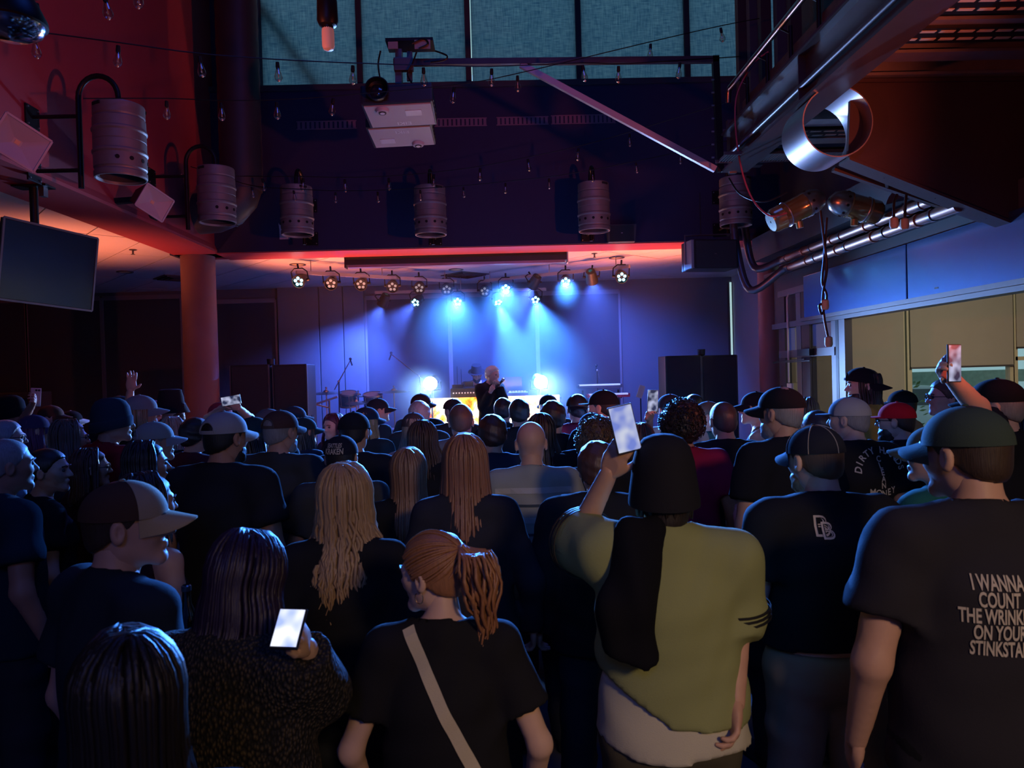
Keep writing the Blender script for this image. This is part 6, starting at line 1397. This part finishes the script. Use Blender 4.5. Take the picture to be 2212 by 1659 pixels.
for k in range(5): strip_on(p, [(-.2 + .04 * i, 1.40 - k * .075) for i in range(11)], .014 if k % 2 else .03, cloth((.06, .08, .10) if k % 2 else (.5, .5, .46)), 'stripe')
# ---- centre right
person('man in a backwards cap and red t-shirt before the stage', 1247, 848, 6.0, 5, cap='cap snap', capyaw=175, cc=(.03, .03, .035), hc=DK, sc=(.40, .03, .06), sk='c', group='crowd in the centre')
person('man in a black cap with its bill to the left before the red keyboard', 1304, 839, 5.2, 10, hy=55, cap='cap flat', cc=BK, hc=DK, sc=BK, sk='c', group='crowd in the centre')
person('person in a dark teal cap between red shirt and curly hair', 1278, 888, 4.75, 0, cap='cap', cc=(.03, .05, .06), hc=DK, sc=BK, group='crowd in the centre')
person('person with frizzy blond-tipped curls left of the raised phone', 1290, 902, 4.1, 0, hair='curly', hc=(.12, .08, .045), sc=BK, group='crowd in the centre')
person('person in a dark jacket with close-cropped hair under the raised phone', 1290, 950, 3.2, 0, hair='wisp', hc=(.09, .045, .03), shirt='jacket', sc=(.02, .022, .03), wt=1.2, group='crowd in the centre')
person('brown-haired woman just right of the raised phone', 1384, 914, 4.7, 0, sex='f', hair='long', hc=(.14, .07, .035), L=.18, sc=BK, group='crowd in the centre')
p = person('man in a navy cap and white lettered shirt holding up a dark phone', 1447, 848, 5.4, 5, hy=15, cap='cap', cc=(.03, .035, .05), hc=DK, sc=(.52, .50, .48), armL=((1400, 960, 5.3), (1403, 905, 5.1)), handL='hold', palmL=(.2, -.9, .2), group='crowd in the centre')
print_lines(p, [('STR', -.06, 1.23, .10)], M_blackp, bold=.01)
phone('dark phone filming the stage beside the navy cap', pix(1410, 866, 5.0), (0, -1, 0), (.06, 0, 1), sc_mat=SM_show)
person('man with a big dark curly afro in a crimson t-shirt', 1472, 864, 4.3, -5, hair='curly', hc=(.018, .013, .012), sc=(.36, .015, .06), wt=1.1, sk='b', group='crowd in the centre')
person('man in a black cap with a pale band far behind the afro', 1498, 849, 6.7, -15, cap='cap snap', capyaw=170, cc=(.05, .04, .05), hc=DK, sc=BK, group='crowd in the centre')
person('man in an olive cap turned left with a teal shirt', 1530, 864, 5.6, 40, hy=70, cap='cap', cc=(.16, .14, .11), hc=DK, sc=(.05, .16, .16), glass='sun', group='crowd in the centre')
person('man with shaved head and black t-shirt right of the afro', 1562, 868, 4.6, 5, hair='buzz', hc=(.06, .04, .035), sc=BK, group='crowd in the centre')
# ---- right side
person('bare-shouldered man in a cap turned left by the pale wall', 1634, 843, 5.4, 60, hy=75, cap='cap', cc=BK, hc=DK, shirt='tank', sc=(.2, .14, .12), sk='c', group='crowd on the right')
person('big man in a black backwards cap and black t-shirt turned left', 1688, 831, 3.65, 20, hy=34, cap='cap', cc=(.014, .016, .022), capyaw=10, hc=GR, sc=(.014, .015, .02), wt=1.15, beard=True, pose='drink', glass=None, group='crowd on the right')
person('woman with long straight hair by the glass door', 1741, 858, 5.9, 10, sex='f', hair='long', hc=(.16, .09, .06), L=.3, sc=BK, group='crowd on the right')
person('man with thinning dark hair left of the cream cap', 1765, 886, 4.7, 30, hair='buzz', hc=(.03, .025, .025), sc=BK, group='crowd on the right')
p = person('man in a cream flat-brim cap with a large slogan on his black shirt', 1836, 854, 4.05, 8, hy=42, cap='cap flat', cc=(.50, .46, .40), fc=(.10, .11, .14), bc=(.05, .055, .07), hc=GR, sc=(.014, .014, .017), wt=1.12, sk='c', group='crowd on the right')
VV = []; FF = []
for i, ch in enumerate('DIRTY HANDS'):
    a = R(165 - 15 * i); V, F = text2d(ch, .048, .001); n = len(VV); r = a - math.pi / 2
    VV += [(.07 + .120 * math.cos(a) + v[0] * math.cos(r) - v[1] * math.sin(r), 1.345 + .115 * math.sin(a) + v[0] * math.sin(r) + v[1] * math.cos(r)) for v in V]; FF += [tuple(j + n for j in f) for f in F]
for i, ch in enumerate('CLEAN'):
    V, F = text2d(ch, .043, .001); n = len(VV); VV += [(.07 + v[0], 1.415 - .034 * i + v[1]) for v in V]; FF += [tuple(j + n for j in f) for f in F]
for i, ch in enumerate('MONEY'):
    V, F = text2d(ch, .048, .001); n = len(VV); VV += [(.0 + .036 * i + v[0], 1.235 + .006 * abs(i - 2) + v[1]) for v in V]; FF += [tuple(j + n for j in f) for f in F]
project(p['shirt'], VV, FF, 0, .004, 'shirt_print', cream)
person('tall long-haired man in a backwards black cap and orange tie-dye shirt', 1868, 791, 5.4, 55, hy=75, hair='long', hc=(.03, .015, .012), L=.24, cap='cap snap', capyaw=165, captilt=-8, cc=BK, sc=(.62, .34, .06), beard=True, sk='c', group='crowd on the right')
person('man in a black cap between orange shirt and red cap', 1950, 840, 5.8, 50, cap='cap', cc=BK, hc=DK, sc=(.5, .35, .2), group='crowd on the right')
person('bearded man in a bright red flat-brim cap and sunglasses', 1938, 865, 4.5, 30, hy=50, cap='cap flat', cc=(.70, .015, .03), hc=(.04, .02, .015), beard='long', glass='sun', sc=BK, wt=1.1, sk='c', group='crowd on the right')
person('man in glasses looking left below the raised arm', 2045, 816, 5.0, 55, hy=80, hair='short', hc=(.10, .06, .04), glass='black', sc=(.06, .06, .07), sk='c', group='crowd on the right')
p = person('man in a black cap holding a phone high at the right', 2155, 813, 3.4, 40, hy=50, cap='cap', cc=(.014, .014, .016), hc=GR, sc=BK, sk='c', wt=1.1, armL=((2110, 880, 3.05), (2052, 812, 2.92)), handL='hold', palmL=(.15, -1, .1), group='crowd on the right')
phone('small black phone held high above the crowd at the right', p['HL'] @ Vector((.100, .005, -.052)), (.25, -1, 0), (.02, 0, 1), hgt=.145, wid=.062, sc_mat=SM_show)
person('person in pink patterned shirt at the right edge', 2216, 858, 4.4, 60, sex='f', hair='long', hc=DK, L=.25, sc=(.4, .12, .12), group='crowd on the right')
p = person('man in a dark green cap and teal shirt with glasses looking left', 2022, 914, 2.95, 30, hy=48, cap='cap', cc=(.07, .10, .08), hc=DK, glass='black', sc=(.02, .13, .11), shirt='tee', group='crowd on the right')
p = person('man in a stitched black cap with a double B monogram on his back', 1758, 912, 2.6, 0, hy=18, hp=-4, cap='cap stitch', cc=(.022, .025, .04), hc=(.10, .06, .035), beard=(.35, .25, .12), sc=(.015, .016, .022), wt=1.14, pants=(.36, .27, .18), sk='c', shirt='tee', pose='drink', hem=1.0, group='crowd on the right')
V, F = text2d('B', .095, .001)
mk_ = mat('print_tan', (.6, .52, .46), .8); mdk = cloth((.015, .016, .022))
project(p['shirt'], [(v[0] - .055, 1.395 + v[1]) for v in V], F, 0, .004, 'shirt_print', mk_); project(p['shirt'], [(v[0] - .053, 1.3995 + v[1]) for v in text2d('B', .083, -.002)[0]], text2d('B', .083, -.002)[1], 0, .006, 'shirt_print', mdk)
project(p['shirt'], [(v[0] - .039, 1.388 + v[1]) for v in text2d('B', .075, .001)[0]], text2d('B', .075, .001)[1], 0, .008, 'shirt_print', mk_); project(p['shirt'], [(v[0] - .038, 1.392 + v[1]) for v in text2d('B', .064, -.002)[0]], text2d('B', .064, -.002)[1], 0, .010, 'shirt_print', mdk)
p = person('big man in a dark green cap with a bold five-line slogan on his back', 2085, 868, 1.95, -6, hy=22, hp=-3, cap='cap', cc=(.05, .075, .065), hc=(.05, .03, .02), hair='short', sc=(.032, .030, .038), wt=1.16, sk='a', shirt='tee', pants=BK, group='crowd on the right')
print_lines(p, [(w_, -.036, 1.340 - .0375 * i_, .047) for i_, w_ in enumerate(('I WANNA', 'COUNT', 'THE WRINKLES', 'ON YOUR', 'STINKSTAR'))], mat('print_bright', (.62, .55, .46), .8), bold=.024, sx=.50, ang=0)
# ---- front
p = person('man in an olive yellow sweatshirt and dark hat raising a phone', 1432, 946, 2.15, -3, hp=2, cap='bucket2', cc=(.018, .018, .025), hair='long', L=.11, spread=0., hem=.985, hsl=.7, slv={'L': .95, 'R': 1.25}, hc=DK, shirt='sweat', sc=(.31, .34, .15), wt=1.08, pants=(.10, .09, .06), sk='a', armL=((1246, 1165, 2.33), (1316, 1020, 2.2)), handL='hold', palmL=(.55, .75, .1), armR=((1590, 1330, 2.15), (1588, 1520, 2.05)), group='front of the crowd')
yel = p
phone('large bright phone filming the stage in the centre', pix(1349, 926, 2.13), (.05, -1, .08), (-.20, 0, 1), hgt=.138, wid=.072, sc_mat=SM_lav)
# white undershirt, draped jacket and sleeve stripes of the same man
def drape(o_, name, f, lo, hi, h, m): return link(name, np_mesh(name, *snet(f, lo, hi, h), mats=[m]), o_, None)
J_ = yel['J']
def f_under(P):
    q = P.copy(); q[:, 1] *= 1.35; d = s_cone(q, (0, 0, 1.2), (0, 0, .70), .180, .268) + wrinkle(P, .006, 2.); return np.maximum(np.maximum(d, .895 - .12 * np.minimum(0, P[:, 0]) + .012 * np.sin(14 * P[:, 0]) - P[:, 2]), P[:, 2] - 1.2)
drape(yel['o'], 'undershirt', f_under, (-.3, -.25, .68), (.3, .25, 1.22), .013, cloth((.60, .57, .46)))
def f_drape(P):
    a = s_cone(P * f3((1, 1.5, 1)), (-.085, -.10, 1.50), (-.14, -.27, 1.33), .078, .078); b = s_cone(P * f3((1, 1.6, 1)), (-.14, -.27, 1.33), (-.125, -.29, 1.16), .066, .085); c = s_cone(P, (-.10, -.05, 1.48), (-.11, .10, 1.32), .045, .05)
    d = smin(smin(a, b, .03), c, .03) + .008 * np.sin(60 * P[:, 0] + 8 * P[:, 2]) + .006 * np.sin(23 * P[:, 2] + 30 * P[:, 0]); return np.maximum(d, 1.185 + .35 * np.abs(P[:, 0] + .10) - P[:, 2])
drape(yel['o'], 'draped_jacket', f_drape, (-.28, -.35, 1.1), (.06, .22, 1.60), .011, cloth((.008, .008, .012)))
def ring_on(o_, a, b, ts, r, m, name):
    a = Vector(a); b = Vector(b); d = (b - a).normalized()
    for t in ts: q = a.lerp(b, t); MB().lathe([(r, -.0035), (r + .003, -.0035), (r + .003, .0035), (r, .0035)], 26, frame(q, d, Vector((.1, .2, 1)) if abs(d.z) < .9 else Vector((1, 0, 0))) @ Matrix.Rotation(R(90), 4, 'Y')).build(name, m, o_)
ring_on(yel['shirt'], J_['SL'], J_['EL'], (.66, .75, .84), .108, M_blackp, 'sleeve_stripe')
ring_on(yel['shirt'], J_['SR'], J_['ER'], (.80, .88, .96), .098, M_blackp, 'sleeve_stripe')
MB().tube([(-.045, -.085, .03), (-.055, -.094, .0), (-.040, -.098, -.012), (-.03, -.098, -.004)], .0022, 6).build('hat_hook_pin', mat('gold', (.8, .6, .3), .25, 1.), yel['hat'])
p = person('woman with a ginger ponytail and cream cross-body strap over a black t-shirt', 932, 1146, 1.95, 0, hy=60, hp=-6, sex='f', hair='pony', hc=(.34, .15, .07), sc=(.018, .018, .022), sk='c', earring=True, wt=1.05, pants=BK, pose='loose', group='front of the crowd')
strip_on(p, [(-.095 + .008 * i, 1.50 - .017 * i) for i in range(42)], .036, cloth((.62, .54, .40)), 'bag_strap')
p = person('woman with a purple-black bob and dark knit shawl looking at her phone', 548, 1146, 1.78, -12, hy=-20, hp=-16, sex='f', hair='long', hc=(.024, .011, .034), L=.20, nst=240, spread=.05, shirt='shawl', sc=(.055, .05, .05), wt=1.12, sk='c', armR=((690, 1500, 1.75), (664, 1412, 1.64)), handR='hold', palmR=(-.6, -.5, .5), group='front of the crowd')
shawl = p
phone('lit phone in the hands of the purple-haired woman', pix(624, 1358, 1.52), (-.10, -.75, .65), (.1, .6, .75), hgt=.085, wid=.06, sc_mat=SM_white)
# knit texture on the shawl
km = bpy.data.materials.new('chunky_knit'); km.use_nodes = True; nt = km.node_tree; bs = nt.nodes['Principled BSDF']; tc = nt.nodes.new('ShaderNodeTexCoord'); mp = nt.nodes.new('ShaderNodeMapping'); mp.inputs['Scale'].default_value = (1, 1, .6); vo = nt.nodes.new('ShaderNodeTexVoronoi'); vo.inputs['Scale'].default_value = 120
cr = nt.nodes.new('ShaderNodeValToRGB'); cr.color_ramp.elements[0].color = (.16, .12, .07, 1); cr.color_ramp.elements[1].color = (.012, .011, .012, 1); cr.color_ramp.elements[1].position = .55; bp = nt.nodes.new('ShaderNodeBump'); bp.inputs['Strength'].default_value = 1; bp.inputs['Distance'].default_value = .012; bp.invert = True
nt.links.new(tc.outputs['Object'], mp.inputs[0]); nt.links.new(mp.outputs[0], vo.inputs[0]); nt.links.new(vo.outputs['Distance'], cr.inputs[0]); nt.links.new(cr.outputs[0], bs.inputs['Base Color']); nt.links.new(vo.outputs['Distance'], bp.inputs['Height']); nt.links.new(bp.outputs[0], bs.inputs['Normal']); bs.inputs['Roughness'].default_value = .8
shawl['shirt'].material_slots[0].material = km
person('man in a brown cap with a tan brim, facing right in profile', 262, 1031, 1.95, -38, hy=-74, cap='cap', cc=(.09, .05, .035), bc=(.50, .38, .22), fc=(.45, .36, .24), hc=(.05, .03, .02), hair='short', sc=(.02, .03, .045), sk='a', beard=None, group='front of the crowd')
person('nearest woman at lower left with long dark brown hair', 268, 1362, 1.2, 20, hy=38, hp=-4, sex='f', hair='long', hc=(.028, .016, .012), L=.5, nst=280, spread=.08, shirt='long', sc=(.03, .06, .08), sk='a', group='front of the crowd')
# bottle on a high table
q = pix(405, 1345, 2.3); t = thing('high_table', 'small round high table holding the beer bottle', 'table', (q.x, q.y, 0)); zt9 = q.z - .13
MB().cyl((0, 0, zt9 - .03), (0, 0, zt9), .24, 28).build('table_top', M_dark, t); MB().cyl((0, 0, .02), (0, 0, zt9 - .03), .035, 12).build('pedestal', M_black, t); MB().cyl((0, 0, 0), (0, 0, .02), .22, 24).build('foot_plate', M_black, t)
t = thing('beer_bottle', 'dark glass beer bottle standing by the purple-haired woman', 'bottle', (q.x, q.y, zt9))
MB().lathe([(.001, .0), (.03, 0), (.031, .01), (.031, .13), (.026, .16), (.014, .19), (.0125, .235)], 20).build('bottle_glass', mat('bottle_glass', (.03, .02, .012), .08, coat=1.), t); MB().lathe([(.0125, .228), (.0148, .23), (.0148, .245), (.011, .248)], 16).build('bottle_lip', mat('bottle_lip', (.12, .12, .14), .1, coat=1.), t)
MB().lathe([(.0315, .03), (.0315, .11)], 20).build('paper_label', mat('paper_label', (.25, .28, .38), .7), t)
# ================================================================== stage haze
hz = MB().b2((-3.9, 10.95, .25), (4.4, 13.85, 3.5)).build('stage_haze', None)
hmat = bpy.data.materials.new('thin_haze'); hmat.use_nodes = True; nt = hmat.node_tree; nt.nodes.clear(); o_ = nt.nodes.new('ShaderNodeOutputMaterial'); vs = nt.nodes.new('ShaderNodeVolumeScatter'); vs.inputs['Density'].default_value = .06; vs.inputs['Anisotropy'].default_value = .15; vs.inputs['Color'].default_value = (.9, .93, 1, 1); nt.links.new(vs.outputs[0], o_.inputs['Volume'])
hz.data.materials.append(hmat); tag(hz, 'thin blue haze hanging over the stage', 'haze', kind='stuff')
